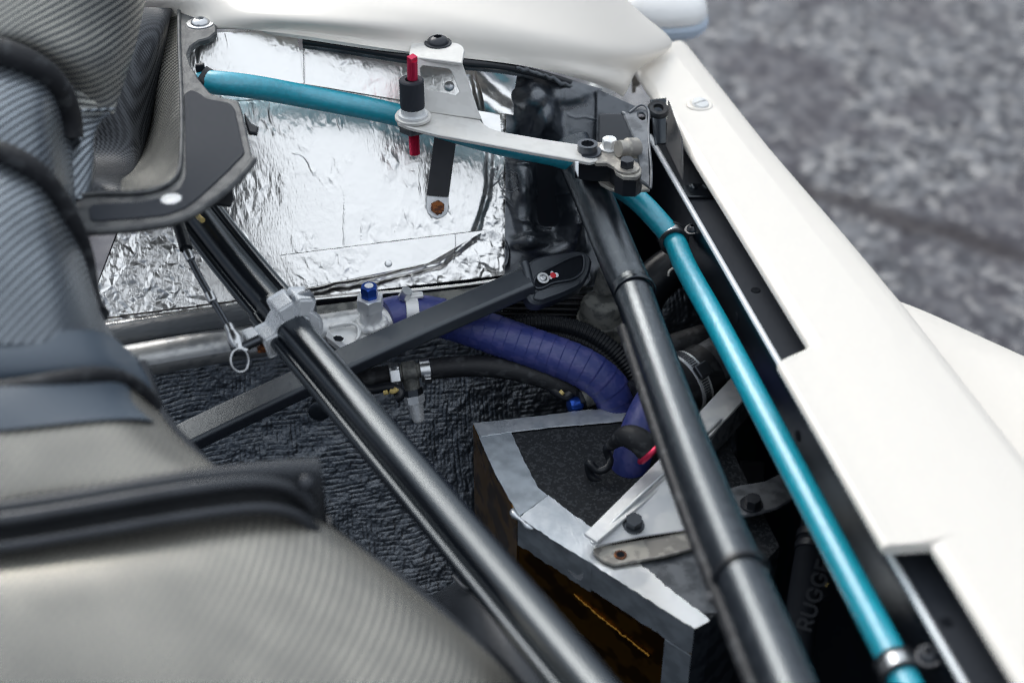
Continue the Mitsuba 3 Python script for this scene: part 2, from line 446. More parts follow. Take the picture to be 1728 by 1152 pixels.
def tarmac(p, n, uv):
    g = fbm(p.x * 42, p.y * 42, 0.0, 4)
    big = fbm(p.x * 4, p.y * 4, 3.0, 4)
    stone = smoothstep(0.66, 0.74, noise(p.x * 62, p.y * 62, 2.0))
    pit = smoothstep(0.66, 0.76, noise(p.x * 38, p.y * 38, 5.0))
    c = mix((0.085, 0.088, 0.098), (0.24, 0.245, 0.255), smoothstep(0.36, 0.64, g))
    c = mix(c, (0.060, 0.058, 0.068), 0.75 * pit)
    c = mix(c, (0.50, 0.49, 0.47), 0.75 * stone)
    c = mix(c, (0.105, 0.098, 0.112), 0.55 * smoothstep(0.46, 0.62, big))
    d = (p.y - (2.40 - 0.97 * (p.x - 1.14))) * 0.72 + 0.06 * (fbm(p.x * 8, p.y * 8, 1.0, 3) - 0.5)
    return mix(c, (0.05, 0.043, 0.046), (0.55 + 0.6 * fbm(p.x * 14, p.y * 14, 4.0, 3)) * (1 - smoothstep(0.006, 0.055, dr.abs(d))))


mat("tarmac", bumped(pb(proc(lambda p, n, uv: tarmac(p, n, uv) * mi.Color3f(0.72, 0.715, 0.73)), 0.8, 0, 0.3), lambda p, n, uv: 0.006 * fbm(p.x * 60, p.y * 60, 0.0, 3), 1.0, 2e-3))

# ------------------------------------------------------------------ ground
obj("ground", trimesh.Trimesh([(-60, -60, 0), (60, -60, 0), (60, 60, 0), (-60, 60, 0)], [(0, 1, 2), (0, 2, 3)], process=False), "tarmac", "rough grey asphalt beside the car", kind="structure", smooth=False)

# ------------------------------------------------------------------ firewall plane
E0 = math.radians(33)
W0, WN, WV = V(0, 0.985, 0.83), V(0, -math.cos(E0), math.sin(E0)), V(0, math.sin(E0), math.cos(E0))


def wall(u, v, h=0.0):
    return W0 + np.asarray(u)[..., None] * V(1, 0, 0) + np.asarray(v)[..., None] * WV + np.asarray(h)[..., None] * WN


def field(corners, hfun, step=0.0008, thick=0.0015, base=0.0):
    """A relief on the firewall plane between four (u, v) corners: top left, top right, bottom right, bottom left."""
    a, b, c, d = (np.asarray(q, float) for q in corners)
    nu = int(max(np.linalg.norm(b - a), np.linalg.norm(c - d)) / step) + 2
    nv = int(max(np.linalg.norm(d - a), np.linalg.norm(c - b)) / step) + 2
    s, t = np.meshgrid(np.linspace(0, 1, nu), np.linspace(0, 1, nv))
    q = (1 - s)[..., None] * ((1 - t)[..., None] * a + t[..., None] * d) + s[..., None] * ((1 - t)[..., None] * b + t[..., None] * c)
    h = base + hfun(q[..., 0], q[..., 1])
    edge = np.zeros_like(h, bool)
    edge[[0, -1]] = True
    edge[:, [0, -1]] = True
    top = wall(q[..., 0], q[..., 1], h).reshape(-1, 3)
    i, j = np.meshgrid(np.arange(nv - 1), np.arange(nu - 1), indexing="ij")
    f = np.stack([i * nu + j, (i + 1) * nu + j, (i + 1) * nu + j + 1, i * nu + j + 1], -1).reshape(-1, 4)
    rim = np.r_[np.arange(nu), np.arange(1, nv) * nu + nu - 1, (nv - 1) * nu + np.arange(nu - 2, -1, -1), np.arange(nv - 2, 0, -1) * nu]
    L, k = len(rim), len(top)
    low = top[rim] - WN * thick
    x, y = np.arange(L), (np.arange(L) + 1) % L
    return np.vstack([top, top[rim], low]), np.vstack([f, np.column_stack([k + x, k + y, k + L + y, k + L + x])])


def P3(u, v, s, seed=0):
    return np.stack([u * s, v * s, np.full_like(u, seed * 7.3)], -1)


_facets = {}


def facets(u, v, size, tall, seed):
    """Crumpled sheet: random heights joined by flat triangles, about -0.5 to 0.5, the triangles size metres wide and tall times as high."""
    key = (size, tall, seed)
    if key not in _facets:
        g = np.random.default_rng(seed)
        lo, hi = np.array([-0.34, -0.16 / tall]), np.array([0.40, 0.46 / tall])
        p = lo + (hi - lo) * g.random((int(np.prod((hi - lo) / size)), 2))
        _facets[key] = LinearNDInterpolator(p, g.random(len(p)) - 0.5, fill_value=0.0)
    return _facets[key](u, v / tall)


def creases(u, v, seed=0, up=1.0, amp=1.0, density=0.5):
    """Thin broken folds that run mostly up the wall, on slightly buckled foil with crumpled patches."""
    wx = (meshkit.fbm(P3(u, v, 45, seed), 3, seed) - 0.5)
    n1 = meshkit.noise(np.stack([(u + 0.010 * wx) * 80, v * 80 / (1 + 3 * up), np.full_like(u, seed)], -1), seed + 1)
    r1 = np.clip(1 - np.abs(2 * n1 - 1) * 22, 0, 1)
    gate = np.clip((meshkit.fbm(P3(u, v, 34, seed + 5), 3, seed + 2) - density) * 9, 0, 1)
    gate2 = np.clip((meshkit.fbm(P3(u, v, 38, seed + 8), 3, seed + 6) - density + 0.01) * 9, 0, 1)
    flat = 0.00035 * facets(u, v, 0.016, 1.6, seed + 50)
    crumple = 0.0007 * facets(u, v, 0.0042, 1.0 + up, seed + 60) + 0.0003 * facets(u, v, 0.0022, 1.0 + up, seed + 61)
    soft = meshkit.fbm(P3(u, v, 12, seed + 2), 2, seed + 7) - 0.5
    return amp * (0.00055 * r1 * gate + crumple * gate2) + flat + 0.0010 * soft


from shapely import Polygon, LineString, contains_xy, distance as sdist, points as spts
INNER = [(-0.1331,0.2452),(0.1765,0.2213),(0.1777,0.1619),(0.183,0.1167),(0.1783,0.0772),(0.1628,0.0462),(0.1324,0.0263),(0.0805,0.0182),(0.0012,0.0124),(-0.1613,0.0082)]
INNER_POLY = Polygon(INNER)
INNER_LINE = LineString(INNER[1:-1])


def foil_height(u, v):
    d = sdist(spts(u, v), INNER_LINE) * np.where(contains_xy(INNER_POLY, u, v), 1, -1)
    d = d + 0.0022 * (meshkit.noise(P3(u, v, 90), 3) - 0.5)
    step = np.clip((d + 0.007) / 0.009, 0, 1)
    step = step * step * (3 - 2 * step)
    out = np.clip(-d / 0.004, 0, 1)
    left = np.clip((-0.045 - u) / 0.03, 0, 1) * np.clip((0.105 - v) / 0.03, 0, 1)        # the crumpled corner under the carbon plate
    h = -0.0058 * (1 - step) - 0.0022 * np.exp(-(d / 0.0022) ** 2)
    h = h + creases(u, v, 1, 1.0, 1.0, 0.50) * (1 - out) * (1 - left)
    h = h + (0.0016 * facets(u, v, 0.011, 1.2, 91) + 0.0012 * facets(u, v, 0.0048, 1.3, 92) + 0.0005 * facets(u, v, 0.0024, 1.3, 93)) * np.maximum(out * 0.9, left)
    h = h + left * 0.003 * (meshkit.fbm(P3(u, v, 30, 4), 2, 2) - 0.5)
    r = np.hypot(u - BUTTON[0], v - BUTTON[1])
    return h + 0.0012 * np.exp(-(r / 0.004) ** 2)


BUTTON = (0.0891,0.0288)
FW = "firewall"
obj(FW + "__backing", put(plate(np.array([(-0.0629,0.2063),(0.0333,0.211),(0.2081,0.1767),(0.2992,0.1364),(0.2998,0.0654),(0.2661,-0.0075),(-0.1669,0.0001)]), 0.004, 0), W0 - WN * 0.016, WN, (1, 0, 0)), "void_black")
tag(FW, "silver foil covered firewall panel with wrinkles and a rounded recess", "firewall")
obj(FW + "__foil_sheet", field([(-0.0504,0.2244),(0.2098,0.183),(0.1909,0.0091),(-0.1615,0.0063)], foil_height, 0.0007), "foil", smooth=True)
for i, (q, base, sd, den) in enumerate((([(-0.0385,0.2292),(0.0351,0.2274),(0.0359,0.1827),(-0.0474,0.1849)], 0.0042, 11, 0.50), ([(0.0405,0.2105),(0.1245,0.1929),(0.121,0.1608),(0.0373,0.1821)], 0.0036, 12, 0.44), ([(-0.0476,0.1834),(0.0357,0.1812),(0.0346,0.1711),(-0.0495,0.1754)], 0.0032, 15, 0.55), ([(0.001,0.0448),(0.1731,0.0481),(0.1223,0.0258),(0.0112,0.0152)], 0.0030, 13, 0.56))):
    obj(FW + "__foil_patch", field(q, lambda u, v, sd=sd, den=den: creases(u, v, sd, 0.6, 0.9, den), 0.0009, 0.0010, base), "foil", smooth=True)


for q in ([(-0.047,0.1846),(-0.0084,0.184),(0.0359,0.1824)], [(0.0397,0.2144),(0.038,0.198),(0.0364,0.1826)], [(0.0372,0.1816),(0.0776,0.1714),(0.1199,0.1604)], [(0.001,0.0448),(0.0638,0.0463),(0.1732,0.0484)], [(0.1473,0.0482),(0.1464,0.0353),(0.1432,0.0236)]):
    c = curve(np.asarray(q), 70)
    w = wall(c[:, 0], c[:, 1], 0.0031 + 0 * c[:, 0]) + RNG.normal(0, 0.00012, (70, 3))
    obj(FW + "__seam_line", tube(np.column_stack([w, 0.00012 + 0.0002 * RNG.random(70)]), 1, smoothline=False, sides=6), "strap_grey")


def flap_height(u, v):
    c = meshkit.fbm(P3(u, v, 35, 2), 3, 5) - 0.5
    return 0.004 + 0.012 * c + 0.003 * np.sin((u * 0.8 + v) * 150)


obj(FW + "__foil_flap", field([(0.1793,0.1914),(0.2149,0.1826),(0.2064,0.1415),(0.1836,0.1465)], flap_height, 0.0009, 0.001), "foil", smooth=True, label="curled corner of foil tape")
obj(FW + "__foil_flap", field([(0.1777,0.148),(0.1955,0.1434),(0.1948,0.1181),(0.1849,0.1205)], lambda u, v: 0.0035 + 0.006 * (meshkit.fbm(P3(u, v, 50, 3), 2, 8) - 0.5), 0.0009, 0.001), "foil", smooth=True)
for b in [(0.0891,0.0288),(0.156,0.1706)]:
    obj(FW + "__rivet", put(button(0.0042, 0.0022, 0.0 + 0.05), wall(np.array(b[0]), np.array(b[1]), np.array(0.0015)), WN), "foil_tape")

# the black damping sheet to the right of the foil, pressed over what lies behind it
BLOBS = [(*q, *w) for q, w in zip([(0.2275,0.1426),(0.2222,0.1556),(0.2364,0.1294),(0.2194,0.1244),(0.2091,0.0892),(0.2085,0.0592),(0.2345,0.0868),(0.2283,0.0522),(0.2493,0.0703),(0.2484,0.0426),(0.2137,0.036),(0.2333,0.0264),(0.2678,0.1341),(0.261,0.0692),(0.2056,0.1146),(0.2519,0.1555)],
                                  ((.016, .022, .016), (.013, .012, .010), (.010, .018, .008), (.009, .014, -.008), (.010, .020, .009), (.008, .030, .008), (.014, .036, -.012), (.012, .022, -.008), (.008, .034, .016), (.008, .014, .012), (.018, .006, .010), (.022, .007, .006), (.014, .03, .004), (.008, .03, -.010), (.01, .01, -.004), (.02, .008, .004)))]


def sheet_height(u, v):
    w1 = 0.006 * (meshkit.fbm(P3(u, v, 60, 1), 3, 21) - 0.5)
    w2 = 0.006 * (meshkit.fbm(P3(u, v, 60, 2), 3, 22) - 0.5)
    h = 0.0 * u
    for a, b, su, sv, k in BLOBS:
        r = ((u + w1 - a) / su) ** 2 + ((v + w2 - b) / sv) ** 2
        h = h + 0.75 * k / (1 + np.exp((np.sqrt(r) - 0.95) * 7)) + 0.35 * k * np.exp(-r)
    n = meshkit.noise(P3(u + w1, v + w2, 34, 4), 25)
    fold = np.clip(1 - np.abs(2 * n - 1) * 9, 0, 1) ** 1.5
    return h + 0.0022 * fold * np.clip((0.145 - v) / 0.03, 0.12, 1) + 0.004 * (meshkit.fbm(P3(u, v, 18, 6), 2, 27) - 0.5)


obj(FW + "__damping_sheet", field([(0.207,0.1852),(0.2863,0.1577),(0.269,-0.0103),(0.186,0.0061)], sheet_height, 0.0009, 0.002, -0.0025), "black_sheet", "glossy black damping sheet with moulded folds", smooth=True)
obj(FW + "__side_panel", plate3([(0.2812,1.0675,0.9643),(0.3142,1.0577,0.9493),(0.3101,1.0166,0.886),(0.2709,1.0187,0.8892)], 0.003, corner=0.002), "grey_metal", "dark grey plate at the corner")
obj(FW + "__side_panel", plate3([(0.2799,1.0515,0.949),(0.3055,1.0503,0.9471),(0.3006,1.0128,0.8893),(0.2713,1.0143,0.8917)], 0.002, corner=0.002), "strap_grey")
for txt, hh, q, q2 in (("STAino.com", 0.0036, (0.2437,1.0596,0.9496), (0.276,1.0613,0.9523)), ("N1N", 0.0036, (0.1979,1.0522,0.9378), (0.199,1.0603,0.9503))):
    mm = meshkit.text_mesh(txt, hh, 0.0005)
    obj(FW + "__lettering", put(mm, q, WN, np.asarray(q2) - np.asarray(q)), "strap_grey", smooth=False)
seal = (0.1973,1.0256,0.9072)
obj(FW + "__round_stamp", cat(put(washer(0.0088, 0.0096, 0.0012), seal, WN), put(washer(0.0066, 0.0070, 0.001), seal, WN), put(meshkit.text_mesh("ac", 0.005, 0.001), np.asarray(seal) - V(0.004, 0, 0), WN)), "black_sheet")
# the strips that close the gap under the foil
obj(FW + "__lower_foil_strip", sheet([[(-0.1566,0.9867,0.8363),(-0.0379,0.9884,0.8388),(0.0203,0.9881,0.8385),(0.1089,0.9867,0.8363),(0.1909,0.9875,0.8374)], [(-0.1565,0.9797,0.8348),(-0.0383,0.9816,0.8376),(0.0198,0.9821,0.8384),(0.1082,0.9813,0.8371),(0.1899,0.9822,0.8386)], [(-0.1573,0.9807,0.8307),(-0.0387,0.9825,0.8335),(0.0196,0.9836,0.8351),(0.1083,0.9829,0.8342),(0.1902,0.9839,0.8356)]], 160, 14, 0.001, lambda G: 0.002 * (meshkit.fbm(G * 90, 3, 3) - 0.5))[:2], "foil", smooth=True)
obj(FW + "__foam_seal", tube([(-0.1656,0.9671,0.8321),(-0.0852,0.9596,0.8432),(-0.0191,0.9572,0.8488),(0.0238,0.9612,0.8485)], 0.0095, 60, 18), "foam_strip")
obj(FW + "__lower_flange", plate3([(0.0096,0.9712,0.8412),(0.1069,0.9708,0.8406),(0.1962,0.9681,0.8434),(0.1937,0.9554,0.8426),(0.1047,0.9561,0.8372),(0.0086,0.9621,0.8371)], 0.002), "worn_cast")
obj(FW + "__foam_seal", tube([(0.0178,0.9782,0.8187),(0.0778,0.9823,0.823),(0.1382,0.9834,0.8234),(0.2077,0.9744,0.8294)], 0.008, 40, 14), "void_black")

# ------------------------------------------------------------------ white cowl behind the engine bay
COWL = "white_cowl_panel"
cowl_rows = [[(-0.1395,1.4741,1.16),(0.026,1.4419,1.16),(0.219,1.4427,1.14),(0.322,1.5383,1.1),(0.3682,1.497,1.06),(0.3933,1.5243,1)],
             [(-0.1353,1.3465,1.055),(0.0094,1.2448,1.085),(0.1551,1.2535,1.07),(0.2638,1.282,1.045),(0.3228,1.2993,1.015),(0.3552,1.3184,0.985)],
             [(-0.1261,1.2315,1.02),(-0.0475,1.1559,1.044),(0.0006,1.1339,1.048),(0.1339,1.1077,1.042),(0.2241,1.1109,1.02),(0.2996,1.1418,0.99),(0.3684,1.2116,0.957)],
             [(-0.1161,1.2098,1.015),(-0.0481,1.133,1.041),(-0.0006,1.1139,1.045),(0.13,1.0798,1.04),(0.2135,1.0829,1.019),(0.2923,1.1113,0.985),(0.3857,1.1952,0.94)],
             [(-0.1119,1.208,1.01),(-0.0488,1.1328,1.036),(-0.0011,1.1054,1.0435),(0.1287,1.0715,1.037),(0.2094,1.075,1.0165),(0.2874,1.1017,0.982),(0.3682,1.1813,0.934)],
             [(-0.0983,1.2033,1),(-0.05,1.13,1.027),(-0.0022,1.0946,1.038),(0.1272,1.0633,1.0285),(0.2067,1.0685,1.006),(0.2836,1.0953,0.972),(0.3399,1.1561,0.932)]]
lip_rows = [[(-0.0922,1.1275,1.031),(-0.0023,1.1135,1.029),(0.0378,1.1032,1.028),(0.1287,1.0756,1.022),(0.2088,1.0791,1),(0.2873,1.1096,0.964),(0.3375,1.1515,0.932)],
            [(-0.0884,1.1932,0.998),(-0.0505,1.1273,1.023),(-0.0028,1.0946,1.032),(0.0366,1.0822,1.032),(0.1266,1.0607,1.0205),(0.2085,1.0673,0.999),(0.2833,1.0892,0.966),(0.3276,1.131,0.932)],
            [(-0.0783,1.1836,0.998),(-0.0461,1.1238,1.021),(-0.0031,1.0957,1.029),(0.036,1.0775,1.029),(0.1257,1.056,1.016),(0.2091,1.0654,0.994),(0.284,1.0907,0.958),(0.319,1.1183,0.929)]]
obj(COWL + "__skin", sheet(cowl_rows + lip_rows[1:], 110, 110, 0.003)[:2], "white_paint", smooth=True)
tag(COWL, "white painted cowl panel with a stepped lip above the foil firewall", "body panel")
obj(COWL + "__seal", tube([(0.0392,1.0881,1.019),(0.0798,1.073,1.016),(0.1213,1.06,1.011),(0.1643,1.0578,1.003),(0.2096,1.068,0.989),(0.2475,1.0742,0.973),(0.2812,1.0832,0.954),(0.3124,1.0973,0.93)], 0.0034, 60, 12), "black_plastic", "black rubber edge seal under the lip")
obj(COWL + "__seal", tube([(0.0393,1.098,1.011),(0.0803,1.0827,1.008),(0.1222,1.0694,1.003),(0.1657,1.067,0.995),(0.2113,1.0769,0.981),(0.228,1.0784,0.975)], 0.0026, 50, 10), "grey_metal")
sb = curve([(0.2111,1.0656,0.99),(0.2309,1.0686,0.982),(0.2468,1.0708,0.973),(0.2651,1.071,0.963),(0.2843,1.0738,0.951),(0.3086,1.0882,0.936)], 46)
obj(COWL + "__sealant_bead", tube(np.column_stack([sb + RNG.normal(0, 0.0007, sb.shape), 0.0010 + 0.0010 * RNG.random(46)]), 1, smoothline=False, sides=10), "grey_metal", "torn grey sealant along the right end of the lip")
obj(COWL + "__chip", plate3([(0.3156,1.1401,0.9335),(0.3221,1.1438,0.9335),(0.3237,1.1373,0.9335),(0.3183,1.1358,0.9335)], 0.0012, (0, 0, 1), 0.0002), "void_black")

# mirror standing out past the cowl
MIR = "door_mirror"
mc = (0.466,1.5128,0.8421)
prof = []
for a in np.linspace(0, 2 * np.pi, 64, endpoint=False):
    c, s = math.cos(a), math.sin(a)
    prof.append((0.055 * math.copysign(abs(c) ** 0.72, c), 0.060 * math.copysign(abs(s) ** 0.72, s)))
prof = np.array(prof)
shell = [(1.0, 0.0), (1.0, 0.018), (0.97, 0.038), (0.86, 0.062), (0.62, 0.082), (0.30, 0.092), (0.02, 0.095)]
mv = np.vstack([np.column_stack([prof * k, np.full(64, z * 0.3)]) for k, z in shell])
mf = np.vstack([[(a * 64 + j, a * 64 + (j + 1) % 64, (a + 1) * 64 + (j + 1) % 64, (a + 1) * 64 + j) for j in range(64)] for a in range(len(shell) - 1)])
mz = unit(V(0.05, -0.05, 1.0))
obj(MIR + "__housing", put((mv, mf), mc, mz, (1, 0, -0.05)), "mirror_paint", smooth=True)
obj(MIR + "__rim", put(plate(prof * 1.045, 0.020, 0.006), np.asarray(mc) - mz * 0.019, mz, (1, 0, -0.05)), "mirror_trim", "blue grey trim round the mirror shell")
obj(MIR + "__arm", tube([np.asarray(mc) - mz * 0.03, np.asarray(mc) + V(-0.06, -0.0, -0.10), np.asarray(mc) + V(-0.17, -0.03, -0.17)], 0.014, 20, 14), "mirror_paint")
tag(MIR, "white rounded door mirror beyond the cowl at the top edge", "mirror")

# ------------------------------------------------------------------ front fender
FEN = "front_fender"


def fender_in(y):
    step = lambda a, b, x: (lambda t: t * t * (3 - 2 * t))(np.clip((x - a) / (b - a), 0, 1))
    return 0.3465 - 0.0275 * step(0.729, 0.7125, y) * step(0.5325, 0.5365, y) - 0.004 * step(1.02, 1.18, y)


def fender_out(y):
    return np.interp(y, [0.2, 0.43, 0.60, 0.77, 0.87, 1.017, 1.16, 1.242], [0.447, 0.447, 0.443, 0.4385, 0.433, 0.4225, 0.415, 0.409])


ys = np.unique(np.r_[np.linspace(0.20, 0.52, 30), np.linspace(0.53, 0.542, 14), np.linspace(0.545, 0.705, 24), np.linspace(0.708, 0.733, 18), np.linspace(0.735, 1.165, 70), 1.172, 1.176, 1.178])[::-1]
S = [("in", 0.006, -0.0084), ("in", 0.0018, -0.0080), ("in", 0.0003, -0.0056), ("in", 0.0002, -0.0034), ("in", 0.0014, -0.0012), ("in", 0.0044, 0.0)]
S += [("mid", w, 0) for w in np.linspace(0.06, 0.80, 16)]
S += [("out", dx, dz) for dx, dz in ((-0.016, -0.0012), (-0.011, -0.0028), (-0.006, -0.0055), (-0.002, -0.0095), (0.001, -0.0145), (0.004, -0.022), (0.008, -0.035), (0.014, -0.06), (0.020, -0.11), (0.022, -0.20), (0.015, -0.40))]
fv = []
for y in ys:
    a, b = float(fender_in(y)), float(fender_out(y))
    for kind, w, dz in S:
        if kind == "in":
            x, z = a + w, 0.930 + dz
        elif kind == "mid":
            x = a + 0.0034 + (b - 0.016 - a - 0.0034) * w
            z = 0.930 + 0.0028 * math.sin(math.pi * min(1, (x - 0.346) / 0.09 + 0.12)) * (x > 0.335) - 0.0012 * math.exp(-((x - 0.3475) / 0.006) ** 2) * (y < 0.735) - 0.0016 * max(0, (0.346 - x) / 0.027)
        else:
            x, z = b + w, 0.930 + dz
        s = np.clip((x - 0.343) / 0.066, 0, 1.4)
        k = np.clip((y - 0.98) / 0.19, 0, 1) ** 1.6
        yy = y + 0.066 * s * k
        z -= 0.006 * np.clip((y - 1.165) / 0.013, 0, 1) ** 2 * (kind != "in")
        fv.append((x, yy, z))
n = len(S)
i, j = np.meshgrid(np.arange(len(ys) - 1), np.arange(n - 1), indexing="ij")
ff = np.stack([i * n + j, (i + 1) * n + j, (i + 1) * n + j + 1, i * n + j + 1], -1).reshape(-1, 4)
fv = np.array(fv)
end = fv[:n] - V(0, 0.004, 0.02)
fv = np.vstack([fv, fv[:n], end])
o = len(ys) * n
k = np.arange(n - 1)
ff = np.vstack([ff, np.column_stack([o + k, o + k + 1, o + n + k + 1, o + n + k])])
obj(FEN + "__skin", (fv, ff), "white_paint", smooth=40)
flare = [[(0.4365, 0.800, 0.880), (0.4420, 0.700, 0.878), (0.4480, 0.560, 0.876), (0.4500, 0.400, 0.874)],
         [(0.4440, 0.802, 0.868), (0.4560, 0.710, 0.865), (0.4680, 0.580, 0.863), (0.4740, 0.430, 0.862)],
         [(0.4824,0.8529,0.862),(0.5242,0.8165,0.853),(0.561,0.7711,0.85),(0.6054,0.7038,0.848)],
         [(0.494,0.8681,0.845),(0.5455,0.8395,0.828),(0.5885,0.7953,0.82),(0.6398,0.7267,0.81)],
         [(0.5359,0.9379,0.78),(0.6055,0.9258,0.74),(0.658,0.8803,0.72),(0.7224,0.8056,0.69)],
         [(0.6403,1.1159,0.62),(0.7077,1.0826,0.58),(0.7628,1.0186,0.55),(0.818,0.9034,0.52)]]
flare = [[(0.4350, 0.905, 0.872 - 0.012 * k)] + list(r) for k, r in enumerate(flare)]
obj(FEN + "__wheel_arch_flare", sheet(flare, 50, 70, 0.003)[:2], "white_paint", smooth=True)
tag(FEN, "white front fender panel with an inner edge tab beside the bay", "fender")
fp = np.asarray((0.3786,1.0817,0.9325))
obj(FEN + "__fastener_cup", put(lathe([(0.0045, 0.0004), (0.0070, 0.0006), (0.0095, 0.0016), (0.0108, 0.0014), (0.0120, 0.0)], 48), fp, (0.05, 0, 1)), "white_paint", smooth=50)
obj(FEN + "__fastener", put(m3.CrossSection([[(0, 0), (0.0076, 0), (0.0078, 0.0016), (0.0066, 0.0034), (0, 0.0040)]]).revolve(40) - m3.Manifold.cube((0.02, 0.0018, 0.004), True).translate((0, 0, 0.0042)), fp + V(0, 0, 0.0004), (0.12, -0.22, 1), (0.9, 0.35, 0)), "cast_aluminium", "round slotted quarter turn fastener")

# ------------------------------------------------------------------ dark rail under the fender edge
RAIL = "inner_fender_rail"
obj(RAIL + "__shelf", box((0.074, 0.86, 0.003), 0.0012, (0.3735, 0.66, 0.9015)), "matte_black")
obj(RAIL + "__face", box((0.0035, 0.86, 0.060), 0.0012, (0.3350, 0.66, 0.8745)), "satin_black", "dark glossy inner face of the rail")
obj(RAIL + "__edge_bead", tube([(0.3345, 0.24, 0.9045), (0.3345, 0.66, 0.9045), (0.3355, 1.085, 0.9045)], 0.0024, 20, 12), "silver_anodised", "bright bead of lighter metal along the rail edge")  # bead in a lighter metal than the rail itself
obj(RAIL + "__lower_flange", box((0.030, 0.86, 0.003), 0.0012, (0.3500, 0.66, 0.8435)), "black_plastic")
for q in [(0.3488,0.8356,0.903),(0.345,0.4967,0.903),(0.3447,0.648,0.903)]:
    obj(RAIL + "__hole", put(washer(0.0, 0.0036, 0.0006), q), "void_black")
for q in [(0.3331,0.8279,0.8854),(0.3331,0.6938,0.8798)]:
    obj(RAIL + "__hole", put(washer(0.0, 0.0042, 0.0006), q, (-1, 0, 0)), "void_black")
tag(RAIL, "black angle rail running under the inner edge of the white fender", "rail")
obj(RAIL + "__rivet_plate", plate3([(0.339,0.9931,0.9065),(0.3611,0.9929,0.9065),(0.3661,0.9778,0.9065),(0.3649,0.9691,0.9065),(0.337,0.9745,0.9065),(0.3366,0.9815,0.9065)], 0.003, (0, 0, 1), corner=0.002), "satin_black")
for q in [(0.3464,0.9886,0.9065),(0.3576,0.9865,0.9065)]:
    obj(RAIL + "__rivet", put(button(0.0042, 0.0026, 0.18), q), "satin_black")
obj(RAIL + "__gusset", plate3([(0.3415,1.0165,0.9385),(0.3305,0.9705,0.9245),(0.3304,1.0236,0.9281),(0.3474,1.0754,0.9431)], 0.0025, (-1, -.5, .3)), "black_plastic")
obj(RAIL + "__gusset", plate3([(0.3313,1.0785,0.9431),(0.3521,1.0909,0.9397),(0.3335,1.0366,0.921),(0.3258,1.0263,0.9306)], 0.0025, (-.3, -1, .3)), "satin_black")
obj(RAIL + "__grommet", put(lathe([(0.004, 0), (0.0045, 0.004), (0.008, 0.0045), (0.0095, 0.002), (0.0095, 0)], 30), (0.3305,1.0504,0.9474), (0, -0.35, 0.9)), "rubber")

# ------------------------------------------------------------------ carbon plate with a dished pocket, left of the foil
CP = "carbon_cover_plate"
OUT = [(-0.0581,1.1417,1.03),(-0.0303,1.1338,1.03),(-0.0283,1.1186,1.03),(-0.0289,1.0948,1.03),(-0.0352,1.0844,1.03),(-0.0427,1.0812,1.03),(-0.0493,1.0711,1.03),(-0.0522,1.056,1.03),(-0.0497,1.0359,1.03),(-0.043,1.0072,1.03),(-0.0364,0.9856,1.03),(-0.0289,0.9771,1.03),(-0.0162,0.9687,1.03),(-0.0137,0.946,1.03),(-0.0097,0.8769,1.03),(-0.0272,0.8431,1.03),(-0.0438,0.8205,1.03),(-0.0537,0.8103,1.03),(-0.0679,0.8041,1.03),(-0.0863,0.8018,1.03),(-0.1192,0.8038,1.03),(-0.1446,0.8059,1.03),(-0.1481,0.8563,1.03),(-0.1214,0.8511,1.03),(-0.0967,0.8487,1.03),(-0.0749,0.8484,1.03),(-0.0649,0.8553,1.03),(-0.0602,0.8683,1.03),(-0.0585,0.8864,1.03)]
obj(CP + "__frame", plate3(OUT, 0.0055, (0, 0, 1), 0.0012), "frame_grey")
tag(CP, "grey edged carbon cover plate with a dished weave pocket over the foil wall", "cover plate")
obj(CP + "__rim_edge", tube([(-0.0579,1.1405,1.0315),(-0.0576,1.0235,1.0315),(-0.058,0.8818,1.0315),(-0.06,0.863,1.0315),(-0.0655,0.8511,1.0315),(-0.0746,0.8441,1.0315),(-0.0963,0.8436,1.0315),(-0.1228,0.8456,1.0315)], 0.0014, 60, 10), "frame_grey", "worn lip round the pocket")
TP = [(-0.0553,0.9847,1.0312),(-0.05,0.9907,1.0312),(-0.0441,0.9846,1.0312),(-0.0391,0.9737,1.0312),(-0.0223,0.9635,1.0312),(-0.0192,0.9533,1.0312),(-0.0149,0.8842,1.0312),(-0.0289,0.8583,1.0312),(-0.0473,0.8284,1.0312),(-0.0558,0.8177,1.0312),(-0.0677,0.811,1.0312),(-0.0899,0.8108,1.0312),(-0.115,0.8127,1.0312),(-0.1168,0.8296,1.0312),(-0.1144,0.8337,1.0312),(-0.0829,0.8306,1.0312),(-0.067,0.8353,1.0312),(-0.0586,0.8447,1.0312),(-0.055,0.8601,1.0312),(-0.0549,0.9256,1.0312)]
obj(CP + "__pad", plate3(TP, 0.0014, (0, 0, 1), 0.0006, corner=0.004), "matte_black", "smooth dark pad stuck on the plate")
obj(CP + "__edge_braid", tube([(-0.0094,0.8779,1.0285),(-0.0265,0.8441,1.0285),(-0.0432,0.8215,1.0285),(-0.0539,0.8106,1.0285),(-0.0681,0.8045,1.0285),(-0.0865,0.8022,1.0285),(-0.1195,0.8042,1.0285)], 0.0026, 60, 10), "frame_grey")
